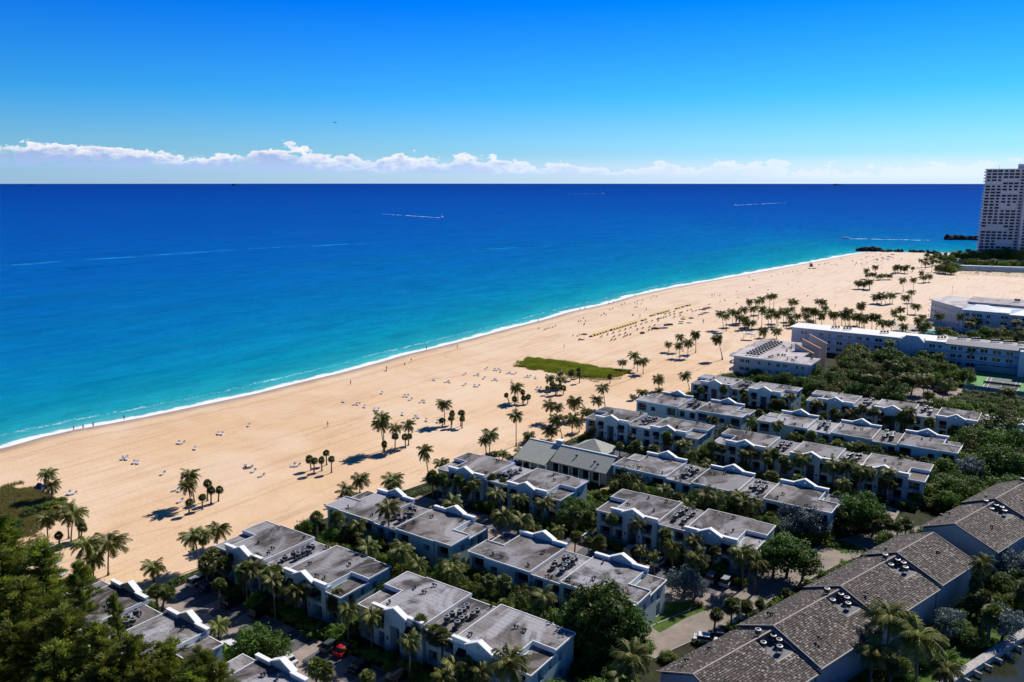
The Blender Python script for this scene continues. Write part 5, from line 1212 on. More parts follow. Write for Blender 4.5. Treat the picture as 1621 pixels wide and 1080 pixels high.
# along the drive and the tiled row
r_ = random.Random(50)
for i, (p, q_) in enumerate(zip(Rt[:-1], Rt[1:])):
    p = Vector(p); q_ = Vector(q_); d = (q_ - p); n_ = max(1, int(d.length / 2.3))
    for j in range(n_):
        if r_.random() < .75 and 2 <= i <= 7:
            o = p + d * (j / n_) + Vector((d.y, -d.x)).normalized() * r_.uniform(.9, 2.2)
            (clump(o.x, o.y, r_.uniform(.8, 1.2)) if r_.random() < .55 else tree('mid', o.x, o.y, r_.uniform(.8, 1.5), r_.uniform(1.1, 2.0)))
for i, (p, q_) in enumerate(zip(Lf[:-1], Lf[1:])):
    p = Vector(p); q_ = Vector(q_); d = (q_ - p); n_ = max(1, int(d.length / 2.6))
    for j in range(n_):
        o = p + d * (j / n_) - Vector((d.y, -d.x)).normalized() * r_.uniform(1.2, 2.6)
        if (i in (2, 3) and o.y < 119) or (150 < o.y < 186) or 200 < o.y:
            if r_.random() < .8: (clump(o.x, o.y, r_.uniform(.8, 1.2)) if r_.random() < .4 else tree(r_.choice(['mid', 'dark']), o.x, o.y, r_.uniform(1.2, 2.4), r_.uniform(2, 4)))
# canal garden: right of the tiled row
for k in range(64):
    t_ = r_.uniform(-5, 98); u_ = r_.uniform(8.6, 17.0)
    o = Vector((-37.4, 96.4)) + ta * t_ + tb * u_
    lim = (o.x + 10.2) * math.cos(math.atan2(11.5, 30)) - (o.y - 126.5) * math.sin(math.atan2(11.5, 30))
    if lim > -2.6: continue
    kd = r_.choice(['mid', 'dark', 'mid', 'areca', 'olive', 'silver', 'dark', 'sabal'])
    rr = r_.uniform(1.2, 2.9)
    if u_ < 9.8: rr = min(rr, 1.5)
    if kd == 'areca': clump(o.x, o.y, rr * .8)
    elif kd == 'sabal': palm('sabal', o.x, o.y, r_.uniform(3, 5), 0, 0, 1.5)
    else: tree(kd, o.x, o.y, rr, rr * 1.6)
# hotel garden by the pool and beyond
strip(-76, -20, 392, 402, 30, ['dark', 'mid', 'areca', 'yellow'], 1.8, 3.2, 61, 1.6)
strip(-48, 20, 402, 462, 60, ['dark', 'mid', 'areca', 'dark', 'yellow'], 2.4, 4.2, 62, 1.6)
strip(-66, -50, 420, 470, 16, ['mid', 'yellow'], 1.6, 2.6, 63, 1.2)
for k in range(22): palm('coco', r_.uniform(-66, 18), r_.uniform(398, 462), r_.uniform(7, 11), r_.uniform(-1, 1), r_.uniform(-1, 1), .95)
# wood at the foot of the tower
a = at(1470, 408); 
for px, py, rr in [(1478, 408, 4), (1490, 411, 5), (1503, 414, 6), (1515, 408, 6), (1528, 412, 6), (1540, 408, 7), (1552, 412, 7), (1566, 408, 8), (1580, 411, 8), (1594, 408, 8), (1608, 412, 8), (1620, 409, 8), (1545, 418, 5), (1560, 420, 5), (1575, 419, 5), (1590, 421, 5), (1605, 420, 5), (1620, 422, 5), (1532, 418, 5), (1497, 430, 6), (1488, 428, 5), (1506, 431, 5), (1512, 425, 5), (1500, 421, 5), (1467, 404, 3)]:
    x, y = at(px, py, 2); tree(rp.choice(['dark', 'dark', 'mid']), x, y, rr, rr * 1.5)
for px, py in [(1466, 412), (1476, 416), (1484, 405), (1496, 403), (1507, 402), (1520, 400), (1531, 398), (1543, 402), (1600, 416), (1572, 415), (1550, 416)]:
    x, y = at(px, py, 8); palm('coco', x, y, 9, rp.uniform(-1, 1), 0, 1.0)
# hedges: long clipped or wind-shorn masses
def hedge(name, label, pts, wid, h, seed, m_=None):
    """one leafy wall following a line"""
    r2 = random.Random(seed); v = []; f = []; tone = []
    for a, b_ in zip(pts[:-1], pts[1:]):
        a = Vector(a); b_ = Vector(b_); d = b_ - a; L_ = d.length; d = d / L_; s_ = Vector((d.y, -d.x))
        for k in range(int(L_ * 75)):
            t_ = r2.uniform(0, L_); lump = 1 + .28 * noise.noise(Vector((a.x + d.x * t_, a.y + d.y * t_, seed)) * .45)
            an = r2.uniform(0, math.pi); rad = r2.uniform(.8, 1.05)
            o = a + d * t_ + s_ * math.cos(an) * wid / 2 * rad * lump; z = max(.05, math.sin(an) * h * rad * lump)
            nr = Vector((s_.x * math.cos(an) + r2.uniform(-.5, .5), s_.y * math.cos(an) + r2.uniform(-.5, .5), math.sin(an) + r2.uniform(-.3, .6))).normalized()
            q1 = nr.orthogonal().normalized(); q2 = nr.cross(q1); sz = r2.uniform(.09, .19); i = len(v); c_ = Vector((o.x, o.y, z))
            v += [tuple(c_ - q1 * sz), tuple(c_ - q2 * sz * .7), tuple(c_ + q1 * sz), tuple(c_ + q2 * sz * .7)]; f.append((i, i + 1, i + 2, i + 3)); tone += [r2.random()] * 4
    o = ob(name, finish('hedge_leaves', v, f, tone, m_ or lf_dark)); tag(o, label, 'hedge')
hedge('hedge', 'low dark hedge at the sand edge beside the silver parked car', [(-137, 66), (-134.5, 76), (-133.5, 90)], 1.6, 1.2, 1)
hedge('hedge', 'low dark hedge on the sand edge left of the villa with the tall leaning palm', [(-129, 124), (-127.5, 136), (-126, 145)], 1.8, 1.3, 2)
hedge('hedge', 'low dark hedge between the clubhouse palms and the villa behind', [(-117, 182), (-116.5, 192), (-115.5, 206)], 1.6, 1.1, 3)
hedge('hedge', 'long dark hedge in front of the pale wall below the tower', [at(1520, 433), at(1560, 435), at(1640, 440)], 7, 4.5, 4, lf_mid)
hedge('hedge', 'tall dark hedge along the blue fence of the tennis court', [(-30, 328.5), (-10, 327.5), (10, 327.5)], 5, 1.5, 5)
# dune grass
def grass_patch(label, poly, n, hmin, hmax, seed, m_, cat='dune grass', dens=None):
    r2 = random.Random(seed); xs_ = [p[0] for p in poly]; ys_ = [p[1] for p in poly]; v = []; f = []; tone = []
    def inside(x, y):
        c_ = False; j = len(poly) - 1
        for i in range(len(poly)):
            if (poly[i][1] > y) != (poly[j][1] > y) and x < (poly[j][0] - poly[i][0]) * (y - poly[i][1]) / (poly[j][1] - poly[i][1]) + poly[i][0]: c_ = not c_
            j = i
        return c_
    k = 0
    while k < n:
        x, y = r2.uniform(min(xs_), max(xs_)), r2.uniform(min(ys_), max(ys_))
        if not inside(x + 5 * noise.noise(Vector((x, y, 0)) * .22) + r2.gauss(0, .7), y + 5 * noise.noise(Vector((x, y, 9)) * .22) + r2.gauss(0, .7)): k += .2; continue
        dn = .5 + .5 * noise.noise(Vector((x, y, seed)) * .22)
        if dens and r2.random() > dens(x, y) * (dn + .5): k += .3; continue
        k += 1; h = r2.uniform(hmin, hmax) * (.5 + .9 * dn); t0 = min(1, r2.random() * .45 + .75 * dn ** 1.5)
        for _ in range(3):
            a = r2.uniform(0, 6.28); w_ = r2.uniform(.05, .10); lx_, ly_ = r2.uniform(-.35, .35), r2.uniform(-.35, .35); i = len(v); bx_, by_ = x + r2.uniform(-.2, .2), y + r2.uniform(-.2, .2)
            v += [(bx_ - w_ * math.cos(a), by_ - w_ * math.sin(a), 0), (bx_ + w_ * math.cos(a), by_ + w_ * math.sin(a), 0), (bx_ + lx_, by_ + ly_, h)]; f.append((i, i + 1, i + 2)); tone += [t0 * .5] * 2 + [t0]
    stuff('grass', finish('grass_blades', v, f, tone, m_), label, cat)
sea_oats = leaf_mat('sea_oats', (.16, .19, .02), (.46, .48, .05), .35)
dry_oats = leaf_mat('dry_oats', (.13, .115, .035), (.36, .31, .09), .35)
gp = [at(822, 578), at(828, 570), at(850, 568), at(900, 575), at(950, 583), at(990, 589), at(985, 595), at(950, 598), at(900, 594), at(850, 587)]
grass_patch('bright green island of tall grass on the open sand', gp, 24000, .5, 1.5, 1, sea_oats, dens=lambda x, y: 1.15)
grass_patch('sparse brown grass fringe below the green grass island', [at(900, 592), at(985, 593), at(975, 603), at(930, 602), at(895, 598)], 1800, .2, .5, 4, dry_oats)
gl = [at(-40, 775), at(35, 770), at(62, 778), at(95, 790), at(108, 800), at(100, 815), at(60, 840), at(30, 865), at(0, 880), at(-60, 880)]
grass_patch('dune grass and brown scrub at the far left behind the pines', gl, 26000, .25, .7, 2, dry_oats, dens=lambda x, y: .75)
grass_patch('grass verge between the far villas and the cream hotel', [(-112, 266), (-104, 266), (-106, 298), (-112, 298)], 9000, .2, .5, 3, sea_oats)
x, y = at(30, 850)
for px, py, k, r3 in [(45, 812, 'dark', 1.6), (28, 830, 'dark', 1.5), (88, 800, 'yellow', 1.8), (96, 793, 'mid', 1.5), (60, 806, 'dark', 1.5), (75, 801, 'mid', 1.4)]:
    x, y = at(px, py, .6); tree(k, x, y, r3, 1.8)

# ---- feathery pines close to the camera, lower left
for px, py, H_, s_ in [(-60, 860, 21, 1.2), (-5, 832, 19, 1.0), (64, 872, 18.5, .85), (-30, 920, 17, 1.2), (35, 930, 16, 1.1), (100, 975, 15.5, 1.0), (150, 1000, 14.5, .9), (205, 1018, 13.5, 1.0), (262, 1028, 13, 1.0), (318, 1040, 12.5, 1.0), (20, 1000, 13, 1.3), (90, 1030, 13, 1.2), (165, 1050, 12, 1.2), (240, 1060, 12, 1.1), (300, 1070, 11.5, 1.1), (-50, 1030, 14, 1.1), (60, 1085, 10, 1.3), (130, 1095, 10, 1.3), (205, 1100, 10, 1.3), (280, 1100, 9.5, 1.2), (0, 890, 18, 1.0), (72, 990, 14, 1.0), (180, 950, 14, .38), (125, 900, 15.5, .6), (345, 1060, 11, .8)]:
    x, y = at(px, py, H_ * .93)
    g_ = ob('casuarina_tree', None, None, (x, y, 0)); g_.empty_display_size = .5
    b_ = MB(); b_.tube([(0, 0, 0), (.2, .1, H_ * .5), (0, 0, H_ * .95)], [.28, .16, .03], 7); ob('trunk', b_.mesh('pine_trunk', bark_d, smooth=True), g_)
    ob('crown', rp.choice(PINE), g_, (0, 0, 0), rp.uniform(0, 6.28), (H_ * 1.0 * s_, H_ * 1.0 * s_, H_ * 1.04))
    LAB.append([g_, 'pine', H_, s_, None, 'tree'])
for k in range(14): palm('coco', r_.uniform(-72, -30), r_.uniform(285, 366), r_.uniform(6, 10), r_.uniform(-1, 1), r_.uniform(-1, 1), 1.0)
for k in range(10): palm('coco', r_.uniform(-14, 26), r_.uniform(236, 300), r_.uniform(6, 10), r_.uniform(-1, 1), r_.uniform(-1, 1), 1.0)

# loose palms standing among the villas
for (a, b_, y0_, y1_, n_) in ((-126, -58, 101.5, 110, 16), (-80, -46, 159, 168, 11), (-94, -24, 217.5, 227, 16), (-130, -60, 82.0, 84.5, 9), (-122, -50, 140.0, 142.4, 10), (-90, -28, 199.5, 201.6, 10), (-106, -12, 258.5, 260.4, 12), (-126, -62, 127, 129, 7), (-88, -36, 185, 187, 7)):
    for k in range(n_):
        x = a + (b_ - a) * (k + r_.uniform(.1, .9)) / n_
        if r_.random() < .5: palm('coco', x, r_.uniform(y0_, y1_), r_.uniform(4.5, 8.2), r_.uniform(-.8, .8), r_.uniform(-.5, .5), r_.uniform(.75, .95))
        else: palm('sabal', x, r_.uniform(y0_, y1_), r_.uniform(4.0, 6.8), 0, 0, r_.uniform(1.3, 1.7))

for x, y, rr in ((-17.5, 167.0, 2.6), (-13.0, 166.2, 2.3), (-21.5, 168.8, 2.8), (-9.5, 165.2, 2.2), (-25.5, 167.5, 2.6)): tree('dark', x, y, rr, rr * 2.5)
# ---------------------------------------------------------------- cars
def car_paint(name, col, metal_=.3): return mat(name, col, .25, .6, 0, 1, metal=metal_)
tyre = mat('tyre_rubber', (.015, .015, .016), .8, .2); lampm = mat('tail_lamp', (.25, .02, .02), .4, .5); headm = mat('head_lamp', (.6, .62, .65), .2, .6)
def car_meshes(suv):
    def mk():
        L_, W_, hb, ht = (4.7, 1.85, 1.0, 1.72) if suv else (4.6, 1.8, .88, 1.42)
        def ring(pts, x0, x1, name, m_):
            b_ = MB(); n_ = len(pts)
            cols = []
            for xx, sc_ in ((x0, .0), (x0 + .0, 1)): pass
            b_.prism(pts, x0, x1, 'x'); return b_
        # side profile (y along the car, z up)
        body = [(-L_ / 2, .35), (-L_ / 2, hb - .15), (-L_ / 2 + .08, hb), (L_ / 2 - 1.0, hb), (L_ / 2 - .15, hb - .18), (L_ / 2, hb - .35), (L_ / 2, .35), (L_ / 2 - .5, .22), (-L_ / 2 + .4, .22)]
        b_ = MB(); b_.prism(body, -W_ / 2, W_ / 2, 'x'); me_ = b_.mesh('car_body', None)
        bm = bmesh.new(); bm.from_mesh(me_); bmesh.ops.bevel(bm, geom=bm.edges[:], offset=.07, segments=2, affect='EDGES', clamp_overlap=True); bm.to_mesh(me_); bm.free(); body_me = me_
        r0 = -L_ / 2 + (.1 if suv else .55); r1 = L_ / 2 - 1.25
        def cabin(z0, z1, ins, tag_):
            i = []
            b2 = MB()
            lo = [(r0, z0), (r1, z0)]; hi = [(r0 + .28, z1), (r1 - .75, z1)]
            P = [(-W_ / 2 + .06, lo[0][0], z0), (W_ / 2 - .06, lo[0][0], z0), (W_ / 2 - .06, lo[1][0], z0), (-W_ / 2 + .06, lo[1][0], z0),
                 (-W_ / 2 + ins, hi[0][0], z1), (W_ / 2 - ins, hi[0][0], z1), (W_ / 2 - ins, hi[1][0], z1), (-W_ / 2 + ins, hi[1][0], z1)]
            b2.v += P
            for f_ in ((0, 3, 2, 1), (4, 5, 6, 7), (0, 1, 5, 4), (1, 2, 6, 5), (2, 3, 7, 6), (3, 0, 4, 7)): b2.f.append(f_); b2.m.append(0)
            return b2.mesh(tag_, glass if tag_ == 'car_windows' else None)
        win = cabin(hb - .02, ht - .06, .24, 'car_windows')
        b_ = MB(); b_.box(-W_ / 2 + .22, W_ / 2 - .22, r0 + .26, r1 - .72, ht - .06, ht); roof_me = b_.mesh('car_roof', None)
        b_ = MB(); n_ = 12
        i = 0; b_.v = [( s_, .33 * math.cos(2 * math.pi * k / n_), .33 * math.sin(2 * math.pi * k / n_)) for s_ in (-.11, .11) for k in range(n_)]
        for k in range(n_): b_.f.append((k, (k + 1) % n_, n_ + (k + 1) % n_, n_ + k)); b_.m.append(0)
        b_.f += [tuple(range(n_)), tuple(range(n_, 2 * n_))]; b_.m += [0, 0]; wh = b_.mesh('car_wheel', tyre)
        b_ = MB(); b_.box(-.12, .12, -.03, .03, -.08, .08); lamp = b_.mesh('tail_lamp', lampm); b_ = MB(); b_.box(-.16, .16, -.03, .03, -.07, .07); hl = b_.mesh('head_lamp', headm)
        return L_, W_, hb, body_me, win, roof_me, wh, lamp, hl
    return cached(('car', suv), mk)
def painted(me_, m_, key):
    def mk():
        c_ = me_.copy(); c_.materials.clear(); c_.materials.append(m_); return c_
    return cached(('paint', me_.name, key), mk)
paints = {'silver': car_paint('silver_paint', (.45, .47, .50)), 'white': car_paint('white_paint', (.75, .76, .78), 0), 'black': car_paint('black_paint', (.012, .012, .015)), 'blue': car_paint('navy_paint', (.02, .045, .12)), 'red': car_paint('red_paint', (.42, .012, .02), 0), 'grey': car_paint('grey_paint', (.11, .12, .13))}
def car(col, suv, x, y, rz, label):
    L_, W_, hb, body, win, roof_, wh, lamp, hl = car_meshes(suv)
    g_ = thing('parked_car', label, 'car', (x, y, .012), rz, 'parked cars')
    ob('body', painted(body, paints[col], col), g_); ob('window', win, g_); ob('roof', painted(roof_, paints[col], col), g_)
    for sx in (-1, 1):
        for yy in (-L_ / 2 + .85, L_ / 2 - .9): ob('wheel', wh, g_, (sx * (W_ / 2 - .08), yy, .33))
        ob('tail_lamp', lamp, g_, (sx * (W_ / 2 - .22), -L_ / 2, hb - .22)); ob('head_lamp', hl, g_, (sx * (W_ / 2 - .28), L_ / 2 - .02, hb - .42))
carlist = [('silver', True, 316, 919, .06, 'silver estate car nearest the sand, left end of the lower car court'), ('blue', False, 332, 928, .05, 'dark blue car parked right beside the silver estate car'),
           ('black', False, 369, 953, 0, 'black car in shade before the first gabled villa front'), ('black', True, 415, 967, .04, 'black car under the fan palm shadows, middle of the lower court'),
           ('grey', False, 526, 1020, .12, 'dark grey car next to the red car, by the planting bed'), ('red', False, 547, 1026, .1, 'bright red car parked in the shade'), ('black', False, 572, 1052, .05, 'black car two bays right of the red car'),
           ('black', True, 632, 1068, .0, 'shiny black car at the bottom edge in front of the largest villa'), ('white', False, 452, 1043, 1.45, 'white car half hidden behind the gable at the bottom'), ('white', False, 363, 1022, 1.5, 'white car half hidden under the round dark tree'),
           ('silver', False, 708, 788, 0, 'silver car in the shade left of the villa entrance at the sand'), ('silver', False, 733, 797, .05, 'silver car in front of the gabled entrance near the leaning palm'), ('white', False, 930, 851, .1, 'white car among the fan palms in the middle court'), ('silver', True, 999, 872, 0, 'silver car right of the fan palms before the puddled villa'),
           ('black', False, 1022, 882, .1, 'black car beside a scooter sized gap in the middle court'), ('white', False, 1043, 888, 0, 'white car under the palm at the end of the middle court'), ('silver', True, 1128, 913, .05, 'left one of the two silver cars at the drive'), ('silver', True, 1151, 919, .05, 'right one of the two silver cars at the drive'),
           ('white', False, 1120, 1012, -1.25, 'white car beside the drive under the shingle roof edge'), ('grey', False, 1143, 1006, -1.2, 'grey car beside the drive by the two road palms'), ('silver', False, 1181, 985, -1.1, 'silver car hidden behind the small drive palms'),
           ('white', True, 1485, 612, 1.3, 'white car in the far lot behind the black one'), ('black', True, 1488, 619, 1.4, 'black car in the sunlit far lot by the tennis court'), ('white', False, 1398, 616, .4, 'white car in the far lot between the round trees'), ('white', False, 1390, 594, .3, 'white car glimpsed between the umbrella shaped trees'), ('black', False, 1360, 606, .3, 'dark car in the shade of the far lot')]
for col, suv, px, py, rz, lb in carlist:
    x, y = at(px, py, .6); car(col, suv, x, y, rz, lb)

# parking bays: darker stalls
for xs0, xs1, ya, yb in ((-128, -62, 76.6, 82.0), (-120, -50, 134.6, 140.0)):
    x = xs0; k = 0
    while x < xs1:
        if k % 3 != 2: sheet('parking_bay', [(x, ya), (x + 2.6, ya), (x + 2.6, yb), (x, yb)], .018, pave_dark)
        x += 2.75; k += 1
# ---------------------------------------------------------------- people
skin = mat('skin', (.35, .20, .13), .6, .3); cloths = [mat('dark_swimwear', (.02, .02, .03), .8), mat('blue_shorts', (.03, .07, .20), .8), mat('white_shirt', (.7, .7, .68), .8), mat('red_shirt', (.35, .03, .03), .8), mat('grey_shirt', (.12, .12, .12), .8)]
hairm = mat('dark_hair', (.03, .02, .015), .7)
def person_mesh(pose):
    bm = bmesh.new(); sk = bm.verts.layers.skin.new()
    def vt(p, r): a = bm.verts.new(p); a[sk].radius = (r, r); return a
    def chain(root, pts):
        pr = root
        for p, r in pts: a = vt(p, r); bm.edges.new((pr, a)); pr = a
        return pr
    if pose == 'sit':
        pel = vt((0, 0, .22), .15); ch = chain(pel, [((0, -.08, .45), .14), ((0, -.10, .62), .15)]); chain(ch, [((0, -.08, .74), .06), ((0, -.06, .85), .10), ((0, -.06, .95), .08)])
        for s_ in (-1, 1):
            chain(pel, [((s_ * .12, .18, .25), .08), ((s_ * .13, .48, .45), .06), ((s_ * .13, .72, .10), .05), ((s_ * .13, .84, .06), .04)])
            chain(ch, [((s_ * .20, -.10, .60), .06), ((s_ * .26, .0, .40), .045), ((s_ * .2, .2, .38), .035)])
    else:
        st = .22 if pose == 'walk' else .02
        pel = vt((0, 0, .95), .14); ch = chain(pel, [((0, .0, 1.18), .13), ((0, .01, 1.38), .15)]); chain(ch, [((0, .02, 1.50), .055), ((0, .03, 1.62), .10), ((0, .03, 1.73), .085)])
        for s_ in (-1, 1):
            chain(pel, [((s_ * .10, .0, .85), .09), ((s_ * .11, s_ * st * .6, .48), .065), ((s_ * .11, s_ * st - (.08 if s_ * st < 0 else 0), .08), .045), ((s_ * .11, s_ * st + .12, .04), .035)])
            chain(ch, [((s_ * .21, 0, 1.38), .055), ((s_ * .26, -s_ * st * .4, 1.10), .042), ((s_ * .26, -s_ * st * .9 + .08, .86), .035), ((s_ * .25, -s_ * st * .9 + .12, .78), .03)])
    me_ = bpy.data.meshes.new('person_body'); bm.to_mesh(me_); bm.free()
    o = bpy.data.objects.new('tmp_person', me_); C.objects.link(o)
    m1 = o.modifiers.new('s', 'SKIN'); m1.use_smooth_shade = True; o.modifiers.new('u', 'SUBSURF').levels = 1
    for k_, v_ in enumerate(me_.skin_vertices[0].data): v_.use_root = (k_ == 0)
    dg = bpy.context.evaluated_depsgraph_get(); ev = bpy.data.meshes.new_from_object(o.evaluated_get(dg)); bpy.data.objects.remove(o)
    ev.materials.clear(); ev.materials.append(skin); return ev
PM = {p: person_mesh(p) for p in ('stand', 'walk', 'sit')}
def cloth_mesh(pose, m_, kind):
    def mk():
        b_ = MB()
        if pose == 'sit':
            b_.tube([(0, 0, .10), (0, -.02, .30)], [.19, .17], 8)
            if kind == 'shirt': b_.tube([(0, -.03, .30), (0, -.09, .50), (0, -.10, .68)], [.17, .17, .13], 8)
        else:
            b_.tube([(0, 0, .78), (0, 0, 1.0)], [.185, .155], 8)
            if kind == 'shirt': b_.tube([(0, 0, .98), (0, 0, 1.2), (0, .01, 1.44)], [.16, .165, .14], 8)
        return b_.mesh('clothing', m_, smooth=True)
    return cached(('cl', pose, m_.name, kind), mk)
hair_me = MB().tube([(0, 0, -.06), (0, -.02, .04), (0, 0, .12)], [.09, .115, .05], 8).mesh('hair', hairm, smooth=True)
rq = random.Random(9)
def person(px, py, pose='walk', label=None, rz=None):
    x, y = at(px, py, 0)
    if offshore(x, y) > -.6: x = -shore(y) + rq.uniform(.8, 2.5)
    pale = rq.random(); m_ = rq.choice(cloths); kd = rq.choice(['shirt', 'shorts'])
    g_ = ob('person', None, None, (x, y, max(-.2, -.03)), rq.uniform(0, 6.28) if rz is None else rz)
    ob('body', PM[pose], g_); ob('clothing', cloth_mesh(pose, m_, kd), g_)
    ob('hair', hair_me, g_, (0, -.05, .90) if pose == 'sit' else (0, .02, 1.69))
    LAB.append([g_, 'person_' + pose + '|' + m_.name.split('.')[0] + '|' + kd, 1.7, 0, label, 'person'])
person(518.9, 675.8, 'walk', 'person in dark clothes walking alone across the empty sand, centre left')
person(555.2, 609, 'stand', 'person standing alone on the sand just behind the water edge')
for px, py in [(117, 682), (132, 680), (148, 677), (196, 665), (612, 586), (651, 573), (724, 551), (918, 492), (926, 490), (964, 483), (971, 481), (1005, 470), (852, 510), (639, 548)]: person(px, py, 'walk')
for px, py in [(893, 551), (1013, 501), (1013, 504), (1023, 492), (1106, 502), (1113, 510), (1114, 512), (1127, 469), (1131, 468), (1322, 486), (1427, 411), (1330, 411), (1333, 411), (1186, 440), (1372, 402)]: person(px, py, 'stand')
for px, py in [(923, 505), (920, 509), (916, 510), (927, 509), (952, 500), (955, 497), (960, 500), (957, 498), (965, 491), (970, 489), (984, 483), (988, 481), (1006, 480), (1010, 478), (1015, 482), (1009, 482), (1004, 488), (1008, 487), (1030, 473), (1035, 470), (1040, 470), (1017, 476), (853, 521), (862, 522), (870, 520), (876, 519), (880, 517), (866, 521), (1221, 438), (1231, 436), (1240, 433), (1248, 431), (1255, 431), (1263, 429), (1276, 429), (1193, 444), (1305, 419), (1312, 417), (1322, 420), (1326, 421), (1350, 414), (1356, 417), (913, 533), (918, 531), (908, 532), (640, 577), (612, 588)]:
    person(px + rq.uniform(-.8, .8), py + rq.uniform(-.5, .5), 'sit')

# ---------------------------------------------------------------- loungers, cabanas, umbrellas
cush = mat('white_cushion', (.55, .56, .58), .8); frm = mat('lounger_frame', (.60, .60, .60), .5); brown = mat('brown_sling', (.07, .035, .025), .8); yellowm = mat('yellow_canvas', (.78, .56, .16), .8); dkbl = mat('dark_blue_canvas', (.015, .03, .16), .8); maroon = mat('maroon_canvas', (.10, .012, .02), .8)
def lounger_meshes():
    def mk():
        b_ = MB(); b_.box(-.33, .33, -.95, .35, .30, .38)
        i = len(b_.v); b_.v += [(-.33, .35, .30), (.33, .35, .30), (.33, .95, .72), (-.33, .95, .72), (-.33, .35, .38), (.33, .35, .38), (.33, .91, .80), (-.33, .91, .80)]
        for f_ in ((0, 1, 2, 3), (4, 7, 6, 5), (0, 4, 5, 1), (1, 5, 6, 2), (2, 6, 7, 3), (3, 7, 4, 0)): b_.f.append(tuple(i + k for k in f_)); b_.m.append(0)
        pad = b_
        c_ = MB(); c_.box(-.36, -.31, -1.0, 1.0, .24, .30); c_.box(.31, .36, -1.0, 1.0, .24, .30)
        leg = MB(); leg.box(-.03, .03, -.03, .03, 0, .25)
        return {n_: pad.mesh('lounger_pad', m_) for n_, m_ in (('white', cush), ('brown', brown))}, c_.mesh('lounger_frame', frm), leg.mesh('lounger_leg', frm)
    return cached('lounger', mk)
def lounger(px, py, col='white', rz=None, parts=True, label=None, xy=None):
    pads, fr, lg_ = lounger_meshes(); x, y = xy or at(px, py, .2)
    g_ = ob('sun_lounger', None, None, (x, y, 0), rq.uniform(-.5, 1.2) if rz is None else rz)
    ob('mattress', pads[col], g_); ob('frame', fr, g_)
    if parts:
        for sx in (-.33, .33):
            for yy in (-.9, .9): ob('leg', lg_, g_, (sx, yy, 0))
    LAB.append([g_, col + '_lounger', 0, 0, label, 'sun lounger'])
near = V(0, 560, 4.05, [(1145, 572), (1250, 610), (1400, 514), (1595, 461), (785, 674), (803, 670), (858, 699), (1045, 770), (1575, 728)]) + \
    V(480, 560, 3.857, [(245, 293), (317, 309), (375, 325), (437, 342), (480, 241), (617, 259), (655, 281), (720, 294), (607, 372), (680, 389), (753, 408), (820, 416), (800, 161), (875, 173), (983, 191), (1048, 198), (985, 126), (1053, 131), (1103, 151), (1162, 161), (1118, 91), (1168, 99), (1205, 109), (1250, 119), (1290, 123), (1362, 141), (1420, 149), (1425, 214), (1275, 171)]) + \
    V(320, 700, 2.843, [(195, 113), (232, 131), (410, 105), (268, 152)]) + V(0, 700, 2.843, [(790, 216), (812, 266), (310, 231), (262, 546), (265, 592), (275, 594), (145, 491)])
for k, (px, py) in enumerate(near):
    lounger(px, py)
    if k % 2 == 0: x, y = at(px, py, .2); lounger(0, 0, 'white', None, xy=(x + 1.1, y + .5))
# the beach club: a line of yellow sunshades with brown beds, loose brown beds behind
def cabana_meshes():
    def mk():
        b_ = MB(); n_ = 6
        for k in range(n_):
            a0 = math.pi * .50 * k / n_; a1 = math.pi * .50 * (k + 1) / n_
            def P(a, xx): return (xx, .95 - 1.35 * math.sin(a) * .9, .35 + 1.15 * math.cos(a * .0) - .0) if False else (xx, 1.0 - 1.3 * math.sin(a), .30 + 1.2 * (1 - (1 - math.cos(math.pi / 2 - a)) ** 2) ** .5)
            b_.face([P(a0, -.95), P(a0, .95), P(a1, .95), P(a1, -.95)])
        shade = b_.mesh('canopy', yellowm)
        c_ = MB(); c_.box(-.9, .9, -.9, .95, .22, .40); bed = c_.mesh('day_bed', brown)
        d_ = MB()
        for sx in (-.93, .93): d_.tube([(sx, .98, .3), (sx, .9, 1.2), (sx, .2, 1.52), (sx, -.35, 1.5)], .025, 4)
        return shade, bed, d_.mesh('canopy_hoop', frm)
    return cached('cabana', mk)
def cabana(x, y, rz):
    s_, b_, h_ = cabana_meshes(); g_ = ob('beach_cabana', None, None, (x, y, 0), rz)
    ob('canopy', s_, g_); ob('day_bed', b_, g_); ob('hoop', h_, g_)
    LAB.append([g_, 'cabana', 0, 0, None, 'cabana'])
a = Vector(at(*V(900, 420, 6.484, [(235, 722)])[0], .5)); b_ = Vector(at(*V(900, 420, 6.484, [(810, 545)])[0], .5)); c_ = Vector(at(*V(900, 420, 6.484, [(850, 512)])[0], .5)); d_ = Vector(at(*V(900, 420, 6.484, [(1260, 398)])[0], .5))
for p, q_, gapp in ((a, b_, None), (c_, d_, None)):
    L_ = (q_ - p).length; n_ = int(L_ / 2.9); rz = math.atan2(-(q_ - p).x, (q_ - p).y)
    for k in range(n_):
        if rq.random() < .12: continue
        if p is c_ and .42 < k / n_ < .58: continue
        o = p + (q_ - p) * (k / n_); cabana(o.x, o.y, rz + math.pi / 2 + math.pi)
loose = V(900, 420, 6.484, [(260, 720), (315, 706), (375, 686), (435, 666), (335, 735), (400, 714), (458, 697), (463, 735), (522, 678), (522, 718), (582, 660), (582, 700), (635, 642), (690, 625), (706, 662), (747, 606), (762, 647), (797, 590), (857, 573), (910, 555), (925, 550), (945, 546), (975, 540), (1000, 532), (1040, 518), (1085, 505), (1083, 535), (1145, 517), (1145, 490), (1165, 486), (1220, 468), (1258, 458), (1272, 478), (1305, 469), (1340, 460), (1387, 448), (570, 735), (600, 722), (635, 714), (440, 770), (475, 765), (830, 636), (880, 620), (825, 668), (860, 662), (110, 765), (160, 610), (660, 515), (920, 872 - 300), (990, 505), (1036, 494), (1085, 477)])
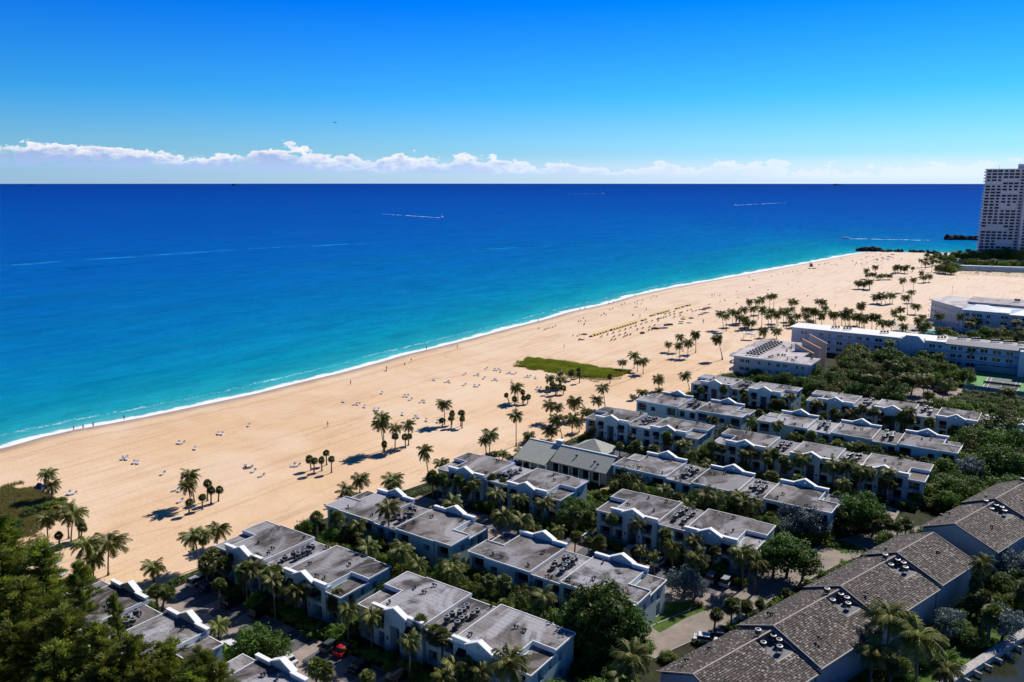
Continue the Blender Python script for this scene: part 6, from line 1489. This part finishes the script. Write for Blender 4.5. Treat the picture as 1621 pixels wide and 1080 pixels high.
for px, py in loose: lounger(px, py, 'brown', rz=rq.uniform(-.2, .3), parts=False)
far_l = V(1120, 380, 5.789, [(115, 510), (115, 568), (160, 555), (270, 472), (282, 527), (265, 585), (388, 437), (410, 498), (552, 460), (737, 403), (828, 385), (915, 515), (422, 370), (15, 592), (1080, 218), (1105, 216), (1140, 228), (1330, 195), (1365, 213), (1408, 180), (1450, 160), (1460, 155), (1475, 152), (1520, 152), (1555, 188), (1525, 185), (1460, 210), (1410, 220), (1350, 232), (1580, 140), (1600, 130), (1545, 140)]) + V(1300, 240, 4.5, [(225, 778), (250, 795), (285, 770), (320, 760), (345, 755), (365, 748), (375, 770), (400, 775), (420, 735), (440, 768), (470, 762), (500, 750), (515, 757), (480, 765), (325, 792), (285, 800), (240, 808), (115, 810), (970, 903), (1050, 908), (430, 832)])
for px, py in far_l: lounger(px, py, rq.choice(['brown', 'white', 'brown']), parts=False)
def umbrella_meshes(m_, r=1.4):
    def mk():
        b_ = MB(); n_ = 8; i = 0
        b_.v = [(0, 0, 2.45)] + [(r * math.cos(2 * math.pi * k / n_), r * math.sin(2 * math.pi * k / n_), 2.0) for k in range(n_)] + [(r * math.cos(2 * math.pi * k / n_), r * math.sin(2 * math.pi * k / n_), 1.85) for k in range(n_)]
        for k in range(n_): b_.f += [(0, 1 + k, 1 + (k + 1) % n_), (1 + k, 9 + k, 9 + (k + 1) % n_, 1 + (k + 1) % n_)]; b_.m += [0, 0]
        return b_.mesh('umbrella_canopy', m_), MB().cyl(0, 0, 0, 2.45, .03, 6).mesh('umbrella_pole', frm)
    return cached(('umb', m_.name), mk)
def umbrella(px, py, m_, label, s_=1.0):
    c_, p_ = umbrella_meshes(m_); x, y = at(px, py, 1.2); g_ = thing('beach_umbrella', label, 'umbrella', (x, y, 0), 0, 'beach umbrellas'); g_.scale = (s_,) * 3
    ob('canopy', c_, g_); ob('pole', p_, g_)
umbrella(1113, 494, maroon, 'leftmost of the three maroon umbrellas by the palm grove', 1.3); umbrella(1117, 492, maroon, 'middle one of the three maroon umbrellas by the palm grove', 1.3); umbrella(1122, 491, maroon, 'rightmost of the three maroon umbrellas by the palm grove', 1.3)
umbrella(925, 533, maroon, 'maroon umbrella at the left end of the yellow cabana line', 1.2); umbrella(1283, 419, maroon, 'dark umbrella at the lifeguard stand', 1.3)
umbrella(1388, 413, dkbl, 'left dark blue umbrella on the crowded far beach', 1.4); umbrella(1397, 411, dkbl, 'middle dark blue umbrella on the crowded far beach', 1.4); umbrella(1407, 409, dkbl, 'right dark blue umbrella on the crowded far beach', 1.5); umbrella(1413, 406, dkbl, 'dark blue umbrella farthest right on the far beach', 1.5)
umbrella(1081, 508, maroon, 'dark low umbrella near the yellow sunshade behind the cabanas', 1.1); umbrella(1082, 505, yellowm, 'single yellow umbrella set apart behind the cabanas', 1.2); umbrella(1094, 507, mat('black_canvas', (.015, .015, .015), .8), 'black umbrella beside the single yellow one', 1.2)
umbrella(1541, 914, mat('pink_canvas', (.55, .33, .30), .8), 'faded pink garden umbrella between palms at the canal side', 1.3)
umbrella(1446, 994, mat('pink_canvas_b', (.55, .30, .26), .8), 'small pink garden umbrella under the spreading palm fronds', .9)
umbrella(876, 733, dkbl, 'dark blue umbrella in front of the clubhouse', .8); umbrella(812, 738, mat('blue_canvas', (.08, .15, .45), .8), 'blue umbrella over the roof edge beside the clubhouse', 1.2)
# tent at the dune grass
x, y = at(63, 770, .7); g_ = thing('beach_tent', 'dark blue beach tent beside the palms on the dune grass', 'tent', (x, y, 0), .4)
b_ = MB(); b_.v = [(-1.3, -1.1, 0), (1.3, -1.1, 0), (1.3, 1.1, 0), (-1.3, 1.1, 0), (-.5, 0, 1.6), (.5, 0, 1.6)]
for f_ in ((0, 1, 5, 4), (1, 2, 5), (2, 3, 4, 5), (3, 0, 4)): b_.f.append(f_); b_.m.append(0)
ob('canopy', b_.mesh('tent_canopy', dkbl), g_); b_ = MB(); b_.box(-1.2, 1.2, -1.9, -1.1, .02, .06); ob('mat', b_.mesh('tent_mat', cush), g_)
# lifeguard stand and storage boxes
x, y = at(1284, 423, 1); g_ = thing('lifeguard_stand', 'dark lifeguard stand with an orange flag near the far shore', 'lifeguard stand', (x, y, 0), .3)
b_ = MB(); b_.box(-1.3, 1.3, -1.2, 1.2, 1.4, 3.2); ob('cabin', b_.mesh('guard_cabin', mat('guard_paint', (.06, .09, .14), .7)), g_)
b_ = MB(); b_.prism([(-1.6, 3.2), (1.6, 3.2), (0, 4.1)], -1.5, 1.5, 'y'); ob('roof', b_.mesh('guard_roof', maroon), g_)
for sx in (-1.1, 1.1):
    for sy in (-1, 1): ob('leg', cached('gleg', lambda: MB().box(-.09, .09, -.09, .09, 0, 1.4).mesh('guard_leg', frm)), g_, (sx, sy, 0))
b_ = MB(); b_.cyl(6, 0, 0, 4.2, .06, 5); po = ob('flag_pole', b_.mesh('flag_pole', frm), g_); b_ = MB(); b_.box(6, 7.1, -.02, .02, 3.3, 4.1); ob('flag', b_.mesh('flag', mat('orange_flag', (.75, .22, .08), .7)), po)
for px, py, w_, lb, m_ in [(1289, 425, 2.6, 'yellow rescue boat beside the lifeguard stand', yellowm), (1017, 527, 2.2, 'small dark box behind the cabanas, left one', brown), (1037, 520, 3.6, 'dark box behind the cabanas beside the white tarpaulin', brown), (1058, 514, 5.2, 'long dark box behind the cabanas', brown), (1050, 519, 5.0, 'low white tarpaulin between two dark boxes', cush)]:
    x, y = at(px, py, .4); g_ = thing('beach_box', lb, 'beach box' if m_ is not yellowm else 'boat', (x, y, 0), rq.uniform(-.3, .3) + .9)
    if m_ is yellowm: g_.name = 'rescue_boat'
    b_ = MB(); b_.prism([(-w_ / 2, 0), (w_ / 2, 0), (w_ / 2 - .1, .8), (0, 1.0), (-w_ / 2 + .1, .8)], -.6, .6, 'y'); ob('body', b_.mesh('box_body', m_), g_); b_ = MB(); b_.box(-w_ / 2 - .05, w_ / 2 + .05, -.66, .66, .62, .70); ob('rim', b_.mesh('box_rim', frm), g_)
# volleyball posts on the far sand
for px, py, lb in [(1507, 465, 'slim flag post standing alone on the wide far sand'), (1181, 533, 'left of two posts of the volleyball net by the grove'), (1190, 537, 'right of two posts of the volleyball net by the grove')]:
    x, y = at(px, py, 0); g_ = thing('sand_post', lb, 'post', (x, y, 0)); ob('pole', cached('vp', lambda: MB().cyl(0, 0, 0, 4.5, .08, 6).mesh('post_pole', frm)), g_); ob('finial', cached('vf', lambda: MB().cyl(0, 0, 4.5, 5.0, .35, 6, .1).mesh('post_finial', maroon)), g_)
x, y = at(1186, 528, 3.0); g_ = thing('shade_canopy', 'pale square shade canopy on posts at the palm grove', 'canopy', (x, y, 0), .3)
b_ = MB(); b_.prism([(-2.6, 2.7), (2.6, 2.7), (2.6, 2.85), (0, 3.4), (-2.6, 2.85)], -1.6, 1.6, 'y'); ob('canopy_roof', b_.mesh('canopy_roof', cush), g_)
for sx in (-2.5, 2.5):
    for sy in (-1.5, 1.5): ob('post', cached('cp', lambda: MB().cyl(0, 0, 0, 2.7, .08, 5).mesh('canopy_post', frm)), g_, (sx, sy, 0))
# ---------------------------------------------------------------- rocks and boats
rockm = mat('dark_jetty_rock', (.035, .032, .032), .95, .2, .4, .4)
def rocks(label, pts, n, size, w_, seed, hz):
    r2 = random.Random(seed)
    mesh_l = []
    for k in range(5):
        bm = bmesh.new(); bmesh.ops.create_icosphere(bm, subdivisions=1, radius=1)
        for v_ in bm.verts: v_.co *= 1 + .35 * noise.noise(v_.co * 1.3 + Vector((k * 7, seed, 0)))
        m_ = bpy.data.meshes.new('rock'); bm.to_mesh(m_); bm.free(); m_.materials.append(rockm); mesh_l.append(m_)
    p0 = pts[0]; g_ = thing('rock_jetty', label, 'jetty', (p0[0], p0[1], 0))
    for k in range(n):
        t_ = r2.random() * (len(pts) - 1); i = int(t_); q_ = t_ - i; a_ = Vector(pts[i]); c2 = Vector(pts[i + 1]); o = a_ + (c2 - a_) * q_
        s_ = size * r2.uniform(.6, 1.4)
        ro = ob('rock', mesh_l[k % 5], g_, (o.x - p0[0] + r2.gauss(0, w_), o.y - p0[1] + r2.gauss(0, w_), hz * r2.random() ** 2), 0, (s_ * 1.3, s_, s_ * .7)); ro.rotation_euler = (r2.uniform(0, 3), r2.uniform(0, 3), r2.uniform(0, 3))
rocks('short dark rock jetty where the beach ends at the inlet', [at(1360, 397), at(1372, 397), at(1390, 397)], 90, 2.0, 3.0, 1, 3.0)
rocks('thin line of dark rocks edging the far sand along the inlet', [at(1390, 398), at(1430, 398.5), at(1470, 400), at(1486, 404), at(1510, 409)], 90, 1.8, 1.5, 2, .8)
rocks('second dark jetty across the inlet beside the tower', [at(1497, 379), at(1520, 379), at(1556, 380)], 110, 2.8, 3.0, 3, 3.5)
foamm = mat('wake_foam', (.55, .80, .95), .8)
def wake(parent, L_, w0, w1, seed=0):
    r2 = random.Random(seed); b_ = MB()
    for k in range(90):
        t_ = r2.random() ** 1.5; x = -t_ * L_; yy = r2.gauss(0, 1) * (w0 + (w1 - w0) * t_) * .28; l_ = L_ * .010 * r2.uniform(.5, 2.5); w_ = (w0 + (w1 - w0) * t_) * .18 * (1 - .6 * t_)
        b_.face([(x - l_, yy - w_, 0.002 * k), (x + l_, yy - w_ * .6, 0.002 * k), (x + l_, yy + w_ * .6, 0.002 * k), (x - l_, yy + w_, 0.002 * k)])
    o = ob('wake', b_.mesh('wake_foam', foamm), parent, (0, 0, -.25)); o['kind'] = 'stuff'
def boat(px, py, ex, ey, size, label, mast=False):
    x, y = at(px, py, 0); x2, y2 = at(ex, ey, 0); hd = math.atan2(y - y2, x - x2)
    g_ = thing('motor_boat', label, 'boat', (x, y, 0), hd); L_ = size; 
    b_ = MB(); W_ = L_ * .3
    lo = [(-L_ / 2, -W_ / 2 * .8), (L_ * .2, -W_ / 2 * .8), (L_ * .46, 0), (L_ * .2, W_ / 2 * .8), (-L_ / 2, W_ / 2 * .8)]; hi = [(-L_ / 2, -W_ / 2), (L_ * .25, -W_ / 2), (L_ * .55, 0), (L_ * .25, W_ / 2), (-L_ / 2, W_ / 2)]
    i = 0; b_.v = [(a_, c_, -.5) for a_, c_ in lo] + [(a_, c_, L_ * .12) for a_, c_ in hi]
    for k in range(5): b_.f.append((k, (k + 1) % 5, 5 + (k + 1) % 5, 5 + k)); b_.m.append(0)
    b_.f += [(4, 3, 2, 1, 0), (5, 6, 7, 8, 9)]; b_.m += [0, 0]; ob('hull', b_.mesh('boat_hull', paints['white']), g_)
    b_ = MB(); b_.prism([(-L_ * .15, L_ * .12), (L_ * .2, L_ * .12), (L_ * .08, L_ * .26), (-L_ * .15, L_ * .26)], -W_ * .3, W_ * .3, 'y'); ob('cabin', b_.mesh('boat_cabin', paints['white']), g_)
    if mast:
        b_ = MB(); b_.cyl(-L_ * .05, 0, L_ * .26, L_ * .9, L_ * .012, 5); b_.box(-L_ * .12, L_ * .12, -W_ * .2, W_ * .2, L_ * .36, L_ * .38); ob('tower', b_.mesh('boat_tower', frm), g_)
    wake(g_, math.hypot(x - x2, y - y2), L_ * .5, L_ * 1.3, int(px))
boat(700, 345, 610, 339, 13, 'white motor boat with a tower and long wake in the middle of the sea', True)
boat(1163, 325, 1240, 321, 15, 'dark speedboat trailing a wake towards the right, out at sea')
boat(955, 306.5, 900, 307.5, 24, 'distant speedboat with a straight white wake near the horizon')
boat(1338, 377.5, 1470, 380.5, 11, 'boat leaving a long white wake across the inlet mouth')
x, y = at(1133, 315, 0); g_ = thing('sailing_boat', 'tiny sailing boat with one white sail far out', 'sailing boat', (x, y, 0), .8)
b_ = MB(); b_.prism([(-5, .8), (5, .8), (4, -.5), (-4, -.5)], -1.2, 1.2, 'y'); ob('hull', b_.mesh('sail_hull', paints['white']), g_); b_ = MB(); b_.prism([(.2, 2), (.2, 17), (5, 2)], -.05, .05, 'y'); ob('sail', b_.mesh('sail', cush), g_)
for px, W_, H_, lb, dist in [(371, 210, 42, 'small dark ship on the horizon, left of centre', 26000), (50, 300, 24, 'faint low cargo ship on the horizon at the far left', 29000), (1326, 330, 40, 'long ship on the horizon left of the tower', 28000)]:
    az_ = math.atan((px - 810.5) / 1280 * math.cos(PITCH)); X = math.tan(az_) * dist
    x, y = math.cos(RZ) * X - math.sin(RZ) * dist, math.sin(RZ) * X + math.cos(RZ) * dist
    g_ = thing('cargo_ship', lb, 'ship', (x, y, 0), RZ); sm = mat('ship_grey', (.10, .12, .16), .8)
    b_ = MB(); b_.prism([(-W_ / 2, H_ * .45), (W_ / 2, H_ * .45), (W_ / 2 - 12, -1), (-W_ / 2 + 8, -1)], -12, 12, 'y'); ob('hull', b_.mesh('ship_hull', sm), g_)
    b_ = MB(); b_.box(-W_ * .35, W_ * .1, -10, 10, H_ * .45, H_); b_.box(-W_ * .3, -W_ * .15, -6, 6, H_, H_ * 1.4); ob('superstructure', b_.mesh('ship_house', sm), g_)
# plane far over the sea
P_ = at_depth(530.5, 194, 1500); g_ = thing('small_aircraft', 'tiny dark aircraft high in the blue sky', 'aircraft', P_, .6)
b_ = MB(); b_.tube([(-3, 0, 0), (-2, 0, .1), (2.0, 0, 0), (3, 0, 0)], [.1, .5, .5, .1], 8); ob('fuselage', b_.mesh('fuselage', darkmetal), g_); b_ = MB(); b_.box(-.5, .5, -4, 4, .3, .4); ob('wing', b_.mesh('wing', darkmetal), g_)
b_ = MB(); b_.box(-2.9, -2.3, -1.2, 1.2, .2, .25); b_.box(-2.9, -2.3, -.05, .05, .2, 1.1); ob('tail', b_.mesh('tail', darkmetal), g_)

# ---------------------------------------------------------------- labels that depend on the neighbours
MARKS = [((-147, 96), 'on the dune grass at far left'), ((-141, 76), 'on the sand by the pines'), ((-133, 60), 'behind the lower left villa'), ((-148, 118), 'in the lone palm cluster at left'), ((-136, 88), 'by the lower hedge'),
         ((-141, 134), 'in the small sand cluster left of centre'), ((-128, 131), 'by the left white villa'), ((-152, 160), 'in the tall cluster on open sand'), ((-155, 181), 'in the second cluster on open sand'),
         ((-123, 156), 'at the sand edge near the clubhouse'), ((-150, 208), 'below the green grass island'), ((-121, 187), 'beside the clubhouse roof'), ((-116, 222), 'between clubhouse and far villas'), ((-140, 255), 'near the grass island end'),
         ((-134, 285), 'on the sand before the cream hotel'), ((-118, 345), 'beside the cream hotel'), ((-125, 400), 'in the palm grove'), ((-105, 420), 'in the grove behind the white roof'), ((-85, 430), 'at the right of the grove'), ((-70, 500), 'by the angled hotel'), ((-95, 560), 'on the far sand'), ((-110, 680), 'on the farthest sand'), ((-60, 800), 'near the inlet wood'), ((-20, 900), 'at the tower foot'),
         ((-150, 230), 'on the sand toward the sea'), ((-175, 190), 'on the open sand'), ((-190, 260), 'on the upper open sand'), ((-195, 400), 'near the yellow cabanas'), ((-225, 420), 'near the water by the cabanas'), ((-180, 330), 'between grass island and cabanas'), ((-200, 650), 'on the far shore'), ((-160, 860), 'on the beach by the jetty'), ((-238, 150), 'at the near water edge'), ((-236, 290), 'at the middle water edge'),
         ((-115, 105), 'in the garden behind the left villas'), ((-94, 95), 'between the two nearest villas'), ((-74, 105), 'behind the largest villa'), ((-53, 95), 'at the big dark tree'), ((-110, 76), 'in the lower car court'), ((-75, 76), 'in the bottom car court'),
         ((-105, 134), 'in the second car court'), ((-65, 134), 'in the middle car court'), ((-86, 150), 'near the sandy footpath'), ((-100, 163), 'in front of the clubhouse'), ((-62, 163), 'between the middle villa rows'), ((-40, 175), 'beside the curved drive'), ((-45, 130), 'on the drive corner'), ((-75, 193), 'in the court right of clubhouse'), ((-45, 195), 'in the third court'),
         ((-80, 222), 'between the far rows, seaward'), ((-40, 222), 'between the far rows, inland'), ((-20, 212), 'at the drive bend'), ((-80, 250), 'in the last court, seaward'), ((-40, 250), 'in the last court, inland'), ((-88, 286), 'before the cream hotel wall'), ((-50, 286), 'in the dark wood'), ((-60, 345), 'under the long white block'), ((-10, 314), 'below the tennis court'), ((-36, 345), 'left of the tennis court'), ((5, 255), 'in the right edge wood'), ((5, 226), 'above the drive at right'),
         ((-35, 110), 'by the lowest tiled house'), ((-28, 130), 'by the second tiled houses'), ((-18, 145), 'beside the canal seawall'), ((-8, 160), 'right of the tiled houses'), ((-25, 100), 'at the bottom canal corner'), ((-5, 185), 'behind the right tiled house'), ((-35, 150), 'between drive and tiled row'), ((-50, 398), 'at the pool'), ((-20, 430), 'in the hotel garden')]
ORD = ['first', 'second', 'third', 'fourth', 'fifth', 'sixth', 'seventh', 'eighth', 'ninth', 'tenth', 'eleventh', 'twelfth', 'thirteenth', 'fourteenth', 'fifteenth', 'sixteenth', 'seventeenth', 'eighteenth', 'nineteenth', 'twentieth']
def ordw(k):
    if k < 20: return ORD[k]
    tens = ['twenty', 'thirty', 'forty', 'fifty', 'sixty'][(k + 1) // 10 - 2]; u_ = (k + 1) % 10
    return (tens + ' ' + ORD[u_ - 1]) if u_ else tens[:-1] + 'ieth'
def phrase(kind, h, q_):
    if kind == 'coco': return ('short ' if h < 4.5 else 'tall ' if h > 8.5 else '') + ('leaning ' if q_ > .22 else '') + 'coconut palm'
    if kind == 'royal': return 'large full palm' if h > 7 else 'low full palm'
    if kind == 'sabal': return ('short ' if h < 3.5 else '') + 'round headed fan palm'
    if kind == 'pine': return 'feathery dark pine' if h > 15 else 'lower feathery pine'
    if kind == 'clump': return 'bushy green palm clump'
    if kind == 'yellow_clump': return 'yellow green palm clump'
    if kind == 'cabana': return 'yellow cabana with brown bed'
    if kind.endswith('_lounger'): return kind.split('_')[0] + ' sun lounger'
    if kind.startswith('person_'):
        ps, m_, kd = kind[7:].split('|'); return {'walk': 'walking person', 'stand': 'standing person', 'sit': 'seated person'}[ps] + ' in ' + m_.replace('_', ' ').replace('swimwear', 'clothes')
    a, b2 = kind.split('_'); w_ = {'dark': 'dark green', 'mid': 'green', 'olive': 'olive green', 'silver': 'silvery', 'yellow': 'yellow green', 'fine': 'fine leaved dark', 'red': 'red flowering'}[a]
    return w_ + ' ' + b2
GROUPS = {'coco': 'coconut palms', 'royal': 'large palms among the houses', 'sabal': 'round headed fan palms', 'pine': 'feathery pines at the lower left', 'clump': 'bushy palm clumps', 'yellow_clump': 'bushy palm clumps', 'cabana': 'yellow cabanas in a line on the sand'}
buckets = {}
for rec in LAB:
    o, kind, h, q_, lab, cat = rec
    p = (o.location.x, o.location.y); mk = min(MARKS, key=lambda m_: (m_[0][0] - p[0]) ** 2 + (m_[0][1] - p[1]) ** 2)[1]
    o['category'] = cat
    o['group'] = GROUPS.get(kind) or ('people on the beach' if cat == 'person' else 'loungers on the sand' if 'lounger' in kind else 'trees around the houses' if cat == 'tree' else 'shrubs in the gardens')
    if lab: o['label'] = lab; continue
    ph = phrase(kind, h, q_)
    if kind == 'cabana': mk = 'in the line on the sand'
    if kind == 'pine': mk = 'in the lower left corner'
    buckets.setdefault((ph, mk), []).append(o)
for (ph, mk), os_ in buckets.items():
    os_.sort(key=lambda o: scr(o.location.x, o.location.y))
    for k, o in enumerate(os_):
        if len(os_) == 1: o['label'] = ph + ' ' + mk
        elif k == len(os_) - 1 : o['label'] = 'rightmost ' + ph + ' ' + mk
        elif k == 0: o['label'] = 'leftmost ' + ph + ' ' + mk
        else: o['label'] = ordw(k) + ' ' + ph + ' from the left ' + mk
